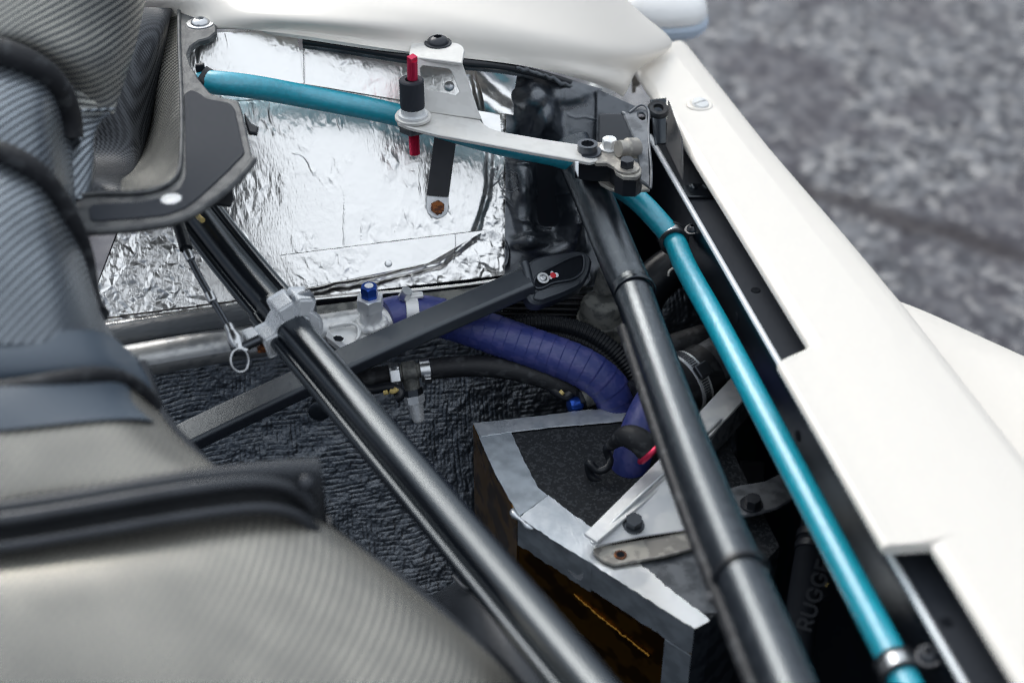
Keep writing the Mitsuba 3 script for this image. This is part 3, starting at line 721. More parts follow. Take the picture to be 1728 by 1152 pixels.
pocket = [[(-0.0571,1.1465,1.03),(-0.0577,1.0375,1.03),(-0.0579,0.9286,1.03),(-0.0586,0.8796,1.03),(-0.0618,0.862,1.03),(-0.0665,0.8532,1.03)],
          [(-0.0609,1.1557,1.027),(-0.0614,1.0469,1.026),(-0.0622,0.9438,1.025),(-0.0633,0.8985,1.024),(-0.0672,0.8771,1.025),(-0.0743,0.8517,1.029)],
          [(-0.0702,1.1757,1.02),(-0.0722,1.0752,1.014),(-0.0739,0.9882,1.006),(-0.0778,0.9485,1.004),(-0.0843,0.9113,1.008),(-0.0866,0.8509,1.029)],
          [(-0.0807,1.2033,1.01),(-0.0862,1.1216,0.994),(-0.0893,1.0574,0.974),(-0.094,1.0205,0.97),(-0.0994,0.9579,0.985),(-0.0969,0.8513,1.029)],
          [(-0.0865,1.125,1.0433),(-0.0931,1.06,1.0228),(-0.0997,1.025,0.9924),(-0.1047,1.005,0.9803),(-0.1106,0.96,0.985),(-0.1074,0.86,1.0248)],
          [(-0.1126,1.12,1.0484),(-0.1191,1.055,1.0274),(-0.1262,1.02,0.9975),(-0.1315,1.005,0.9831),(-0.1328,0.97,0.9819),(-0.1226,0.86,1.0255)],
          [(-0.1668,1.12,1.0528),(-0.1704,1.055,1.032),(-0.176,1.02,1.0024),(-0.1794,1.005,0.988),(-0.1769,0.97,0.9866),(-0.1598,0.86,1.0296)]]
for nm, rows, m, lab in (("pocket", pocket[:4], "carbon_plain", "plain weave carbon slope of the pocket"), ("pocket_wall", pocket[3:], "carbon_black", "back wall deep in the pocket, its shade painted in darker carbon")):  # the back wall's darker weave paints the shade inside the pocket
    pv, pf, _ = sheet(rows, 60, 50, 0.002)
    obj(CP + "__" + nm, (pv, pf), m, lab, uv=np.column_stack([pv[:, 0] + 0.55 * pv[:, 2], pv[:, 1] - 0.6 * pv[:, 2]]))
obj(CP + "__bolt", put(button(0.0078, 0.0050, 0.40, 0.0112), (-0.0412,1.1139,1.03), (0, 0, 1)), "steel", "bright socket head bolt")
obj(CP + "__button", put(lathe([(0.0, 0.0022), (0.0050, 0.0020), (0.0068, 0.0012), (0.0072, 0)], 32), (-0.0645,0.8304,1.0302)), "cast_aluminium", "pale round fastener")
obj(CP + "__hook", plate3([(-0.013,0.9644,1.0217),(-0.0086,0.9548,1.0184),(-0.0035,0.9517,1.0156),(-0.0052,0.9449,1.0145),(-0.0112,0.9461,1.0145),(-0.0128,0.9559,1.0188)], 0.004, (0, -.3, 1), 0.001), "black_plastic")
obj(CP + "__stay", plate3([(-0.0294,0.8814,1.0074),(-0.026,0.8867,1.0069),(-0.0261,0.8798,0.9975),(-0.0284,0.8734,0.9967),(-0.0396,0.876,0.9974),(-0.04,0.8781,1.0001)], 0.004, (0, -1, .5), 0.001), "black_plastic")

# ------------------------------------------------------------------ carbon air duct in the left foreground
DU = "carbon_air_duct"
tag(DU, "large glossy carbon fibre air duct filling the left foreground", "air duct")
obj(DU + "__scoop", sheet([[(-0.2087,0.9386,1.1821),(-0.1682,0.9507,1.1751),(-0.1105,0.9668,1.1694),(-0.0767,0.9804,1.1542),(-0.0612,0.9997,1.1333)],
                           [(-0.2066,0.8936,1.1644),(-0.1642,0.9026,1.1537),(-0.1163,0.9248,1.1453),(-0.0866,0.9422,1.1341),(-0.0695,0.9693,1.1156)],
                           [(-0.2016,0.8673,1.1557),(-0.1637,0.8759,1.1432),(-0.1323,0.8974,1.1295),(-0.1004,0.9181,1.1148),(-0.0776,0.9442,1.0965)],
                           [(-0.1979,0.8564,1.1505),(-0.1637,0.866,1.1385),(-0.1374,0.8859,1.1212),(-0.1116,0.8963,1.0994),(-0.0861,0.9223,1.0818)],
                           [(-0.1995,0.8591,1.1453),(-0.165,0.8693,1.134),(-0.1419,0.8875,1.1136),(-0.1212,0.8954,1.0872),(-0.0979,0.8976,1.0623)]], 70, 60, 0.003), "carbon_mid", "pointed carbon scoop")
obj(DU + "__facet", sheet([[(-0.144,0.9356,1.1016),(-0.1245,0.9152,1.079),(-0.0975,0.9082,1.0597)],
                           [(-0.143,0.9117,1.078),(-0.1243,0.8968,1.0661),(-0.1035,0.9042,1.0578)],
                           [(-0.1412,0.8741,1.0532),(-0.1238,0.866,1.0469),(-0.1112,0.8949,1.0517)],
                           [(-0.1387,0.8416,1.0355),(-0.1237,0.842,1.0314),(-0.117,0.8711,1.03)]], 40, 40, 0.002), "carbon_dark")
obj(DU + "__facet_edge", tube([(-0.1272,0.8925,1.0698),(-0.1129,0.8927,1.0688),(-0.0976,0.8994,1.0649)], 0.0012, 20, 8), "carbon_dark")
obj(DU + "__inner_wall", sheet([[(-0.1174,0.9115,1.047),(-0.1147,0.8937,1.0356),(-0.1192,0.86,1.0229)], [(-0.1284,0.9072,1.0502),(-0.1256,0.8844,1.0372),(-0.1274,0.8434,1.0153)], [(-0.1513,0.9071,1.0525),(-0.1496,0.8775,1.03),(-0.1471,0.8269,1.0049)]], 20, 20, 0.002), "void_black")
obj(DU + "__upper_column", sheet([[(-0.1803,0.8882,1.1215),(-0.1507,0.8741,1.1187),(-0.1348,0.8755,1.1078),(-0.1263,0.8852,1.0891),(-0.1256,0.8929,1.0572)],
                                  [(-0.1788,0.8557,1.1121),(-0.1526,0.841,1.1127),(-0.1366,0.8421,1.1047),(-0.1281,0.8545,1.0812),(-0.1254,0.8698,1.0516)],
                                  [(-0.179,0.8245,1.0954),(-0.1528,0.8101,1.0981),(-0.1371,0.8131,1.091),(-0.1276,0.8285,1.0717),(-0.125,0.8515,1.0439)],
                                  [(-0.1809,0.7944,1.0712),(-0.155,0.7803,1.0743),(-0.1383,0.7856,1.0654),(-0.1277,0.8041,1.0472),(-0.1246,0.8297,1.0231)]], 60, 60, 0.003), "carbon_dark", "upper ribbed carbon column")
obj(DU + "__upper_gap_shade", tube([(-0.1706,0.8753,1.1271),(-0.1496,0.8653,1.1242),(-0.1347,0.8665,1.1127),(-0.1268,0.8732,1.0949),(-0.1247,0.8784,1.0753),(-0.1255,0.8752,1.0588)], 0.0085, 50, 16), "rubber", "thick black tube standing in for gap shade under the scoop")  # dark tube put in the gap to stand for its shading
obj(DU + "__lower_column", sheet([[(-0.1827,0.8142,1.089),(-0.1558,0.7929,1.0928),(-0.1402,0.7895,1.0838),(-0.1297,0.7912,1.0633),(-0.1221,0.7942,1.0353),(-0.1214,0.7981,1.0153)],
                                  [(-0.1816,0.7791,1.0759),(-0.1527,0.7566,1.0836),(-0.1354,0.7572,1.0754),(-0.1244,0.7631,1.0522),(-0.1178,0.7737,1.0258),(-0.1185,0.7821,1.0029)],
                                  [(-0.1815,0.7389,1.0556),(-0.1514,0.7185,1.0648),(-0.1317,0.7214,1.0586),(-0.1195,0.7345,1.0404),(-0.1132,0.7513,1.0137),(-0.112,0.7613,0.9935)],
                                  [(-0.1823,0.694,1.0287),(-0.15,0.6753,1.0375),(-0.129,0.6799,1.0322),(-0.1145,0.6983,1.0183),(-0.1059,0.7213,1.0007),(-0.1021,0.736,0.9875)]], 70, 70, 0.003), "carbon_dark", "lower carbon column with bright stripes")
obj(DU + "__lower_gasket", tube([(-0.1734,0.8044,1.0952),(-0.1525,0.7872,1.0978),(-0.138,0.783,1.0891),(-0.1276,0.7846,1.0685),(-0.1211,0.7857,1.0428),(-0.1192,0.7869,1.0212),(-0.119,0.7801,1.0034),(-0.1125,0.7593,0.9941)], 0.0060, 60, 16), "rubber", "black seal round the lower column")
obj(DU + "__shoulder", sheet([[(-0.1782,0.6972,1.0341),(-0.1381,0.6852,1.037),(-0.1143,0.6955,1.0282),(-0.1003,0.7167,1.0045),(-0.0913,0.7242,0.9828)],
                              [(-0.1771,0.6828,1.0319),(-0.1347,0.6733,1.0336),(-0.1113,0.6843,1.0241),(-0.0966,0.7065,1),(-0.0866,0.7149,0.98)],
                              [(-0.1779,0.673,1.0236),(-0.1322,0.6637,1.0264),(-0.1072,0.6742,1.0166),(-0.0921,0.6948,0.9923),(-0.0839,0.7047,0.9738)],
                              [(-0.1798,0.6731,1.0147),(-0.1338,0.6641,1.0181),(-0.1076,0.6743,1.0082),(-0.0926,0.6939,0.9842),(-0.0835,0.7038,0.9625)]], 60, 40, 0.003), "tape_blue_black", "blue black tape band across the duct")
obj(DU + "__middle_skin", sheet([[(-0.1824,0.6731,1.0175),(-0.13,0.6633,1.0214),(-0.1065,0.6737,1.011),(-0.0921,0.6935,0.9871),(-0.083,0.7035,0.9655)],
                                 [(-0.1806,0.6518,1.0147),(-0.1265,0.6424,1.0163),(-0.1015,0.6519,1.0067),(-0.0857,0.6723,0.9823),(-0.0766,0.6862,0.9608)],
                                 [(-0.18,0.628,1.0048),(-0.1234,0.6197,1.0084),(-0.0924,0.6301,1),(-0.0715,0.6475,0.978),(-0.0608,0.662,0.9562)],
                                 [(-0.1812,0.6017,0.986),(-0.1226,0.5975,0.9889),(-0.0798,0.6075,0.9864),(-0.0541,0.6229,0.9748),(-0.0456,0.6373,0.9574)]], 80, 70, 0.003), "carbon_gloss", "pale twill carbon skin")
obj(DU + "__middle_tape", sheet([[(-0.1813,0.6665,1.0191),(-0.1294,0.6562,1.0222),(-0.1061,0.6666,1.0117),(-0.0931,0.6872,0.9885)], [(-0.18,0.6497,1.0163),(-0.126,0.6403,1.0178),(-0.1028,0.6496,1.0083),(-0.0884,0.6697,0.9865)], [(-0.1794,0.6352,1.0113),(-0.1242,0.6279,1.0151),(-0.0964,0.6379,1.0061),(-0.08,0.6596,0.9836)]], 50, 20, 0.0008), "tape_blue_black")
obj(DU + "__crease_seal", tube([(-0.1818,0.6678,1.0173),(-0.1329,0.6587,1.0212),(-0.1119,0.6671,1.016),(-0.0972,0.684,0.9985),(-0.0886,0.6955,0.9788),(-0.0834,0.6989,0.9627)], 0.0052, 50, 14), "rubber")
obj(DU + "__middle_edge", tube([(-0.0898,0.7201,0.9829),(-0.0853,0.7106,0.9745),(-0.0813,0.6985,0.9627),(-0.0713,0.6825,0.9538),(-0.0586,0.6656,0.9464),(-0.0459,0.65,0.9456)], 0.0036, 40, 12), "carbon_black", "dark right edge of the skin")
obj(DU + "__lip_flange", sheet([[(-0.179,0.5967,0.9935),(-0.1209,0.5933,0.9973),(-0.0655,0.5953,0.9992),(-0.0187,0.5979,0.9963),(0.0086,0.5999,0.9926)],
                                [(-0.1772,0.5893,0.9974),(-0.1199,0.5855,1.0007),(-0.0652,0.5881,1.0015),(-0.0189,0.5918,0.9982),(0.0095,0.5943,0.9938)],
                                [(-0.1788,0.5835,0.9876),(-0.1213,0.5799,0.991),(-0.0666,0.5821,0.9912),(-0.0204,0.5856,0.986),(0.0091,0.5867,0.9765)],
                                [(-0.1817,0.5785,0.9716),(-0.1237,0.5758,0.9763),(-0.0686,0.5779,0.9766),(-0.0221,0.5813,0.9713),(0.0081,0.5828,0.9557)]], 80, 30, 0.003), "carbon_black", "dark moulded lip across the duct")
for dy, r, m in ((0, .0042, "carbon_black"), (24, .0036, "carbon_black")):
    pts = [(-0.1772,0.5811,0.9932),(-0.1201,0.5778,0.9969),(-0.0779,0.5793,0.9982),(-0.0413,0.5824,0.9966),(-0.0199,0.5849,0.9921),(-0.0063,0.5855,0.9845),(0.0023,0.5838,0.9708)]
    pts = [tuple(np.asarray(p) - V(0, 0.010, 0.0092) * dy / 24) for p in pts]
    obj(DU + "__lip_bead", tube(pts, r, 70, 14), m)
obj(DU + "__lip_end", plate3([(0.0065,0.598,0.9929),(0.0095,0.5951,0.9931),(0.0101,0.5873,0.9759),(0.0103,0.5842,0.948),(0.0028,0.5869,0.9581),(0.0024,0.5887,0.9759)], 0.004, (0, -1, .6), 0.001, corner=0.002), "carbon_black")
obj(DU + "__lip_rivet", put(button(0.0042, 0.003, 0.05), (0.001,0.5841,0.9896), (0, -.6, .8)), "black_bolt")
obj(DU + "__lower_skin", sheet([[(-0.1846,0.58,0.9728),(-0.1236,0.5763,0.977),(-0.0686,0.5783,0.9771),(-0.0251,0.5819,0.973),(-0.0047,0.5839,0.9675),(0.0121,0.5868,0.952),(0.0242,0.5886,0.9321)],
                                [(-0.1811,0.5566,0.9761),(-0.1159,0.5513,0.9793),(-0.0595,0.5546,0.9781),(-0.014,0.5587,0.9718),(0.0138,0.564,0.959),(0.0332,0.5688,0.94),(0.0449,0.5759,0.9187)],
                                [(-0.1801,0.533,0.9683),(-0.1104,0.5265,0.9711),(-0.0462,0.5294,0.968),(0.0047,0.5343,0.9574),(0.0388,0.5401,0.9402),(0.0599,0.5487,0.9198),(0.0714,0.5577,0.8976)],
                                [(-0.181,0.5118,0.9531),(-0.1064,0.5039,0.9552),(-0.0343,0.5038,0.9502),(0.0225,0.5089,0.9378),(0.0603,0.516,0.9201),(0.0849,0.526,0.8991),(0.0978,0.5351,0.8774)],
                                [(-0.1856,0.4883,0.9201),(-0.105,0.4778,0.9236),(-0.0271,0.4747,0.9195),(0.0356,0.4782,0.9068),(0.077,0.4854,0.8882),(0.1049,0.4953,0.8664),(0.1201,0.505,0.8426)]], 110, 90, 0.003), "carbon_gloss", "pale twill carbon skin nearest the camera")
obj(DU + "__lower_edge", tube([(0.0086,0.591,0.9533),(0.0247,0.5883,0.9301),(0.0449,0.577,0.9167),(0.0721,0.5582,0.895),(0.0986,0.5355,0.8747),(0.1209,0.5053,0.8399)], 0.0042, 50, 12), "carbon_black")
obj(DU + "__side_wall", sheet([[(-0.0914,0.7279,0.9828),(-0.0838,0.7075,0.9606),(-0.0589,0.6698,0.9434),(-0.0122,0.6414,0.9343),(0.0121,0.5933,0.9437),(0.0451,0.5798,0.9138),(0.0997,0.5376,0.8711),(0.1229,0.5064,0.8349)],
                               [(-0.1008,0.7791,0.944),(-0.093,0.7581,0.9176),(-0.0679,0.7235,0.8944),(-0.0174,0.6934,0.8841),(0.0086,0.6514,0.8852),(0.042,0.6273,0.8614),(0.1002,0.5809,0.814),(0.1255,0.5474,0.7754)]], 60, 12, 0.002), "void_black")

# ------------------------------------------------------------------ diagonal black brace with its clamp
DB = "diagonal_brace_tube"
tag(DB, "long glossy black brace tube crossing from the clamp down to the front", "brace tube")
up_pts = [(-0.0651,1.0066,0.929),(-0.0297,0.9298,0.9111),(-0.0047,0.8749,0.903)]
lo_pts = [(-0.0085,0.8789,0.9056),(0.0352,0.7668,0.9035),(0.0911,0.6232,0.8995),(0.1443,0.4683,0.9083)]
obj(DB + "__upper_tube", tube(up_pts, 0.0126, 30, 36), "satin_black")
sup = np.array([(math.copysign(abs(math.cos(t)) ** 0.80, math.cos(t)), math.copysign(abs(math.sin(t)) ** 0.80, math.sin(t))) for t in np.linspace(0, 2 * np.pi, 64, endpoint=False)]) * (0.0118, 0.0124)
obj(DB + "__lower_tube", tube(lo_pts, None, 60, prof=sup, up=(-0.10, 0, 1))[:2], "satin_black", "long lower tube with a flattened top", smooth=True)
off = lambda pts, v: [tuple(np.asarray(p) + v) for p in pts]
SIDE = V(-0.0125, -0.0045, -0.0035)
obj(DB + "__upper_fin", tube(off(up_pts, SIDE * 1.05), 0.0042, 30, 14), "satin_black")
obj(DB + "__upper_fin", tube(off(up_pts, V(0.0105, 0.004, 0.0080)), 0.0045, 30, 14), "satin_black")
obj(DB + "__lower_fin", tube(off(lo_pts, SIDE * 1.1), 0.0042, 60, 14), "satin_black")
ax = unit(np.asarray(lo_pts[1]) - np.asarray(lo_pts[0]))
CL = "split_clamp_collar"
cc = np.asarray((0.0066,0.8503,0.9033)) - 0.004 * ax
A0 = axes(ax, V(0, 0, 1))
bore = m3.CrossSection.circle(0.0130, 48)
body = m3.CrossSection.circle(0.0180, 48)
for ang, w, l in ((0.30, 0.010, 0.0255), (-0.32, 0.009, 0.0255), (1.75, 0.013, 0.0240), (3.35, 0.011, 0.0222)):
    lobe = m3.CrossSection([[(0.010, -w / 2), (l, -w / 2), (l, w / 2), (0.010, w / 2)]]).offset(0.0016, m3.JoinType.Round, 2, 16).rotate(math.degrees(ang))
    body = body + lobe
slit = m3.CrossSection([[(0.012, -0.0011), (0.034, -0.0011), (0.034, 0.0011), (0.012, 0.0011)]])
collar = (body - bore - slit).offset(-0.0004, m3.JoinType.Round, 2, 16).offset(0.0004, m3.JoinType.Round, 2, 16)
pts2 = max(collar.to_polygons(), key=len)
holes2 = [p for p in collar.to_polygons() if p is not pts2]
cm = plate(np.asarray(pts2), 0.017, 0.0014, [np.asarray(h) for h in holes2])
cm.apply_translation((0, 0, -0.0085))
obj(CL + "__body", put(cm, cc, ax, A0[:, 0]), "silver_anodised", smooth=35)
obj(CL + "__bolt", put(cat(lathe([(0, 0.016), (0.0042, 0.0157), (0.0047, 0.015), (0.0047, 0)], 24)), cc + A0[:, 0] * 0.0220 - A0[:, 1] * 0.0150, A0[:, 1]), "dark_steel")
obj(CL + "__shim", box((0.006, 0.004, 0.006), 0.0008, cc + A0[:, 0] * math.cos(1.9) * 0.028 + A0[:, 1] * math.sin(1.9) * 0.028), "rust", "small red brown shim")
tag(CL, "silver split clamp collar with lobes gripping the diagonal brace", "clamp")
obj(CL + "__fork", put(box((0.009, 0.014, 0.012), 0.0012), (-0.026,0.8481,0.9003), ax, (1, 0, 0)), "silver_anodised")

PN = "quick_release_lanyard"
tag(PN, "steel lanyard rod with fork end and split ring hanging beside the clamp", "lanyard")
rod = [(-0.0692,0.9357,0.9427),(-0.0651,0.9145,0.9356),(-0.052,0.8827,0.9182),(-0.0396,0.8541,0.9048)]
obj(PN + "__rod", tube([(*p, r) for p, r in zip(curve(rod, 7), (.0022, .0024, .0026, .0027, .0026, .0025, .0025))], 1, 40, 14), "dark_steel")
obj(PN + "__sleeve", tube([(-0.0714,0.9456,0.9453),(-0.0681,0.9294,0.9412),(-0.0665,0.9192,0.938)], 0.0048, 12, 16), "black_plastic")
for q in [(-0.0647,0.9122,0.936),(-0.0516,0.8805,0.9186),(-0.0398,0.8543,0.9068)]:
    obj(PN + "__ferrule", put(lathe([(0, -0.0042), (0.0030, -0.0042), (0.0036, -0.003), (0.0036, 0.003), (0.0030, 0.0042), (0, 0.0042)], 20), q, np.asarray(rod[-1]) - np.asarray(rod[0])), "steel")
fk = np.asarray((-0.0367,0.8439,0.9037))
obj(PN + "__fork", cat(put(lathe([(0, -0.0085), (0.0040, -0.0078), (0.0058, -0.002), (0.0056, 0.003), (0.0036, 0.008), (0, 0.0085)], 24), fk, np.asarray(rod[-1]) - np.asarray(rod[0])), put(box((0.009, 0.007, 0.009), 0.0015), (-0.0336,0.837,0.9004), (0.3, -.4, .8))), "steel")
obj(PN + "__pin", put(lathe([(0, -0.011), (0.0036, -0.011), (0.0036, 0.011), (0, 0.011)], 20), (-0.0295,0.838,0.9028), (1, 0.1, 0.35)), "dark_steel")
ang = np.linspace(0, 2 * np.pi * 1.9, 90)
A = axes((0.35, -0.75, 0.5), (1, 0, 0))
rc = np.asarray((-0.0354,0.8263,0.899))
obj(PN + "__split_ring", tube([rc + A[:, 0] * 0.0066 * math.cos(t) + A[:, 1] * 0.0082 * math.sin(t) + A[:, 2] * 0.0006 * t / 6 for t in ang], 0.0009, 120, 8), "steel", "thin steel split ring")
obj("cable_tip", tube([(-0.0584,0.9684,0.9387),(-0.0566,0.9621,0.9391),(-0.0536,0.9555,0.9395)], 0.0022, 8, 10), "yellow_plastic", "small yellow wire tip below the carbon plate", "wire end")

# ------------------------------------------------------------------ flat black beam with its forged end
BE = "flat_black_beam"
tag(BE, "flat black powder coated beam crossing behind the diagonal brace", "beam")


def rrect(w, h, r, k=5):
    out = []
    for cx, cy, a0 in ((w / 2 - r, h / 2 - r, 0), (-w / 2 + r, h / 2 - r, 1), (-w / 2 + r, -h / 2 + r, 2), (w / 2 - r, -h / 2 + r, 3)):
        for a in np.linspace(a0 * np.pi / 2, (a0 + 1) * np.pi / 2, k):
            out.append((cx + r * math.cos(a), cy + r * math.sin(a)))
    return np.array(out)


bp = [(-0.146,0.8248,0.8067),(0.0311,0.9001,0.8273),(0.1966,0.9388,0.8636)]
bv, bf, _ = tube(bp, None, 30, prof=rrect(0.0130, 0.0260, 0.0034), up=(0.0, -0.06, 1.0))
obj(BE + "__bar", (bv, bf), "powder_black", smooth=40)
EF = [(0.192,0.9426,0.8675),(0.1977,0.9515,0.8725),(0.2063,0.9573,0.8741),(0.2194,0.9608,0.8737),(0.2412,0.9644,0.8724),(0.2501,0.9635,0.8701),(0.2537,0.957,0.8656),(0.2489,0.9449,0.86),(0.2407,0.9348,0.856),(0.2221,0.9264,0.8535),(0.2017,0.9183,0.8541),(0.194,0.9186,0.8578),(0.191,0.928,0.8611)]
HO = [(0.199,0.9313,0.8625),(0.2012,0.9374,0.8662),(0.2066,0.9422,0.8682),(0.2186,0.948,0.8699),(0.2413,0.9583,0.871),(0.2459,0.9585,0.8708),(0.246,0.9544,0.867),(0.2423,0.9448,0.8632),(0.2334,0.9382,0.8622),(0.2136,0.9335,0.8626),(0.2021,0.9297,0.862)]
obj(BE + "__end_forging", plate3(EF, 0.014, (0, -.7, .7), 0.0022, corner=0.006), "powder_black", "cast end of the beam")
ctr, nn = np.mean(EF, 0), np.linalg.svd(np.asarray(EF) - np.mean(EF, 0))[2][2]
nn = nn if np.dot(nn, V(0, -.7, .7)) > 0 else -nn
onp = lambda P, h: [tuple(np.asarray(p) - nn * np.dot(np.asarray(p) - ctr, nn) + nn * h) for p in P]
obj(BE + "__pocket", plate3(onp(HO, 0.0006), 0.0012, nn, 0.0003, corner=0.004), "void_black")
obj(BE + "__pocket_rim", tube(np.asarray(onp(HO + HO[:1], 0.0012)), 0.0011, 80, 8), "powder_black")
obj(BE + "__lower_wing", plate3(onp([(0.1992,0.9253,0.863),(0.2127,0.9294,0.8637),(0.2321,0.9328,0.8648),(0.241,0.9373,0.8647),(0.2378,0.9314,0.8609),(0.2217,0.9251,0.8585),(0.2027,0.9184,0.858),(0.1963,0.9205,0.8591)], 0.0022), 0.002, nn, 0.0008, corner=0.004), "powder_black")
obj(BE + "__collar_rib", tube(onp([(0.1952,0.9489,0.8768),(0.1956,0.9436,0.8698),(0.1953,0.9397,0.8644),(0.1963,0.9301,0.8602)], 0.0015), 0.0036, 20, 12), "powder_black")
bq = np.asarray(onp([(0.2076,0.9376,0.8648)], 0.0018)[0])
obj(BE + "__bolt", cat(put(washer(0.0028, 0.0052, 0.0016), bq, nn), put(button(0.0036, 0.003, 0.5), bq, nn)), "steel")
for q, r, m in zip(onp([(0.2171,0.9386,0.8686),(0.2145,0.9377,0.8667),(0.22,0.9386,0.8694),(0.217,0.9403,0.871)], 0.0018), (.0026, .0017, .0022, .0013), ("sticker_red", "sticker_white", "sticker_white", "sticker_white")):
    obj(BE + "__paint_spot", put(lathe([(0, 0.0005), (r, 0.0004), (r, 0)], 14), np.asarray(q) + nn * (0.0003 if m == "sticker_red" else 0), nn), m)

# ------------------------------------------------------------------ teal hose
TH = "teal_hose"
hose = [(-0.0439,1.026,1.0202),(-0.0078,1.0214,1.0151),(0.0303,1.0378,0.9961),(0.0695,1.0395,0.9833),(0.1045,1.0374,0.9725),(0.1481,1.0239,0.9606),(0.1984,1.0058,0.9494),(0.2439,0.9987,0.9365),(0.2708,0.994,0.9202),(0.2929,0.9762,0.9087),(0.3068,0.9586,0.8972)]
run = [(0.3171,0.9432,0.886),(0.3162,0.9197,0.886),(0.3157,0.8513,0.886),(0.3156,0.7658,0.886),(0.3148,0.6541,0.886),(0.314,0.56,0.886),(0.3131,0.4633,0.886)]
obj(TH + "__tube", tube(hose + run, 0.0092, 220, 28)[:2], "teal_rubber", smooth=True)
tag(TH, "long teal braided rubber hose running below the bracket and down beside the fender", "hose")
obj(TH + "__end_sleeve", tube([(-0.0446,1.0272,1.0217),(-0.0397,1.0253,1.0187)], 0.0118, 6, 24), "black_plastic", "black sleeve on the left end of the hose")
obj(TH + "__end_tag", box((0.007, 0.004, 0.014), 0.001, (-0.0425,1.0254,1.0283)), "black_plastic")


def hose_clip(key, at, axis, side, label):
    at, axis = np.asarray(at), unit(axis)
    A = axes(axis, side)
    obj(key + "__band", ring(at, axis, 0.0100, 0.0085, 0.0011), "steel")
    for s in (-1, 1):
        obj(key + "__rubber_lip", ring(at + axis * s * 0.0052, axis, 0.0097, 0.0028, 0.0026), "rubber")
    obj(key + "__ear", put(box((0.014, 0.008, 0.0034), 0.0010), at + A[:, 0] * 0.0165, A[:, 1], A[:, 0]), "dark_steel")
    obj(key + "__screw", put(button(0.0058, 0.0042, 0.35, 0.0078), at + A[:, 0] * 0.0185 + A[:, 1] * 0.002, A[:, 1] if A[2, 1] > 0 else -A[:, 1]), "black_bolt")
    tag(key, label, "hose clip", "clips holding the teal hose")


hv = np.asarray(run)
hose_clip("hose_clip", (0.3172,0.9451,0.886), hv[1] - hv[0], (1, 0.1, 0.3), "rubber lined steel clip at the bend of the teal hose by the rail")
hose_clip("hose_clip_001", (0.3133,0.4837,0.886), hv[-1] - hv[-2], (1, 0.1, 0.3), "blurred bright steel clip at the lower front end of the teal hose")

# ------------------------------------------------------------------ plate bracket with the pin
BR = "sheet_metal_bracket"
tag(BR, "bare aluminium bracket with a cut out and a long curved arm under the cowl lip", "bracket")
obj(BR + "__face", plate3([(0.1188,1.0383,1.0215),(0.1594,1.0259,1.018),(0.1707,1.0071,0.9765),(0.1117,1.0179,0.9862)], 0.0030, (0, -1, .6), 0.0005, holes=([(0.1267,1.033,1.0131),(0.1292,1.0336,1.0146),(0.1486,1.0276,1.0131),(0.1506,1.0256,1.0113),(0.1553,1.0181,0.997),(0.1522,1.017,0.9947),(0.131,1.0238,0.9986),(0.1261,1.0253,1.0009)],)), "brushed_plate")
obj(BR + "__tab", plate3([(0.1188,1.0383,1.0215),(0.123,1.0591,1.0215),(0.1269,1.0665,1.0215),(0.1316,1.0691,1.0215),(0.1374,1.0691,1.0215),(0.1605,1.0553,1.0215),(0.1635,1.0501,1.0215),(0.164,1.042,1.0215),(0.1582,1.0184,1.0215)], 0.0030, (0, 0, 1), 0.0006), "brushed_plate")
ARM = [(0.1021,1.0053,0.9867),(0.1048,1.0157,0.9864),(0.1094,1.0221,0.9859),(0.1162,1.0239,0.9849),(0.138,1.0172,0.9814),(0.1694,1.0105,0.9765),(0.1712,1.0017,0.976),(0.1751,0.9943,0.9752),(0.1832,0.9892,0.9739),(0.2172,0.9798,0.9685),(0.2549,0.9717,0.9626),(0.2594,0.9665,0.9617),(0.2588,0.9581,0.9615),(0.2533,0.9495,0.962),(0.2453,0.9461,0.9631),(0.2365,0.949,0.9645),(0.2031,0.9581,0.9699),(0.1589,0.9716,0.9771),(0.1323,0.9794,0.9814),(0.1107,0.9896,0.985),(0.1037,0.9957,0.9862)]
obj(BR + "__arm", plate3(ARM, 0.0032, (0, 0, 1), 0.0006), "brushed_plate", "curved horizontal arm")
obj(BR + "__bend", tube([(0.1131,1.0221,0.9845),(0.1426,1.016,0.98),(0.1708,1.0101,0.9755)], 0.0022, 12, 12), "brushed_plate")
obj(BR + "__screw", put(button(0.0088, 0.0062, 0.34, 0.0110), (0.145,1.0581,1.0216), (0, 0, 1)), "black_bolt", "black domed socket screw")

PI = "red_threaded_pin"
pz = np.asarray((0.1159,1.0039,0.985))
tag(PI, "red anodised pin through a black bush on the aluminium bracket", "pin")
obj(PI + "__flange_washer", put(washer(0.003, 0.0143, 0.0022), pz), "brushed_plate")
obj(PI + "__flange_washer", put(washer(0.003, 0.0118, 0.0022), pz + V(0, 0, 0.0024)), "cast_aluminium")
obj(PI + "__neck", put(lathe([(0, 0), (0.0094, 0), (0.0094, 0.005), (0, 0.005)], 36), pz + V(0, 0, 0.0046)), "cast_aluminium")
obj(PI + "__bush", put(lathe([(0.0042, 0), (0.0094, 0), (0.0096, 0.001), (0.0096, 0.0225), (0.0086, 0.0235), (0.0050, 0.0235), (0.0042, 0.022), (0.0042, 0)], 40), pz + V(0, 0, 0.0096)), "matte_black", "black cylindrical bush")
rodm = m3.CrossSection.circle(0.0041, 32).extrude(0.0155).translate((0, 0, 0.0275)) + m3.Manifold.cube((0.0072, 0.0046, 0.017), True).translate((0, 0, 0.039))
rodm = rodm ^ m3.Manifold.cube((0.02, 0.02, 0.0435)).rotate((14, 0, 0)).translate((-0.01, -0.006, 0))
obj(PI + "__rod", put(tm(rodm), pz + V(0.0004, 0, 0.006), (0.02, -0.02, 1), (0.75, 0.65, 0)), "red_anodised", "flattened red tip", smooth=25)
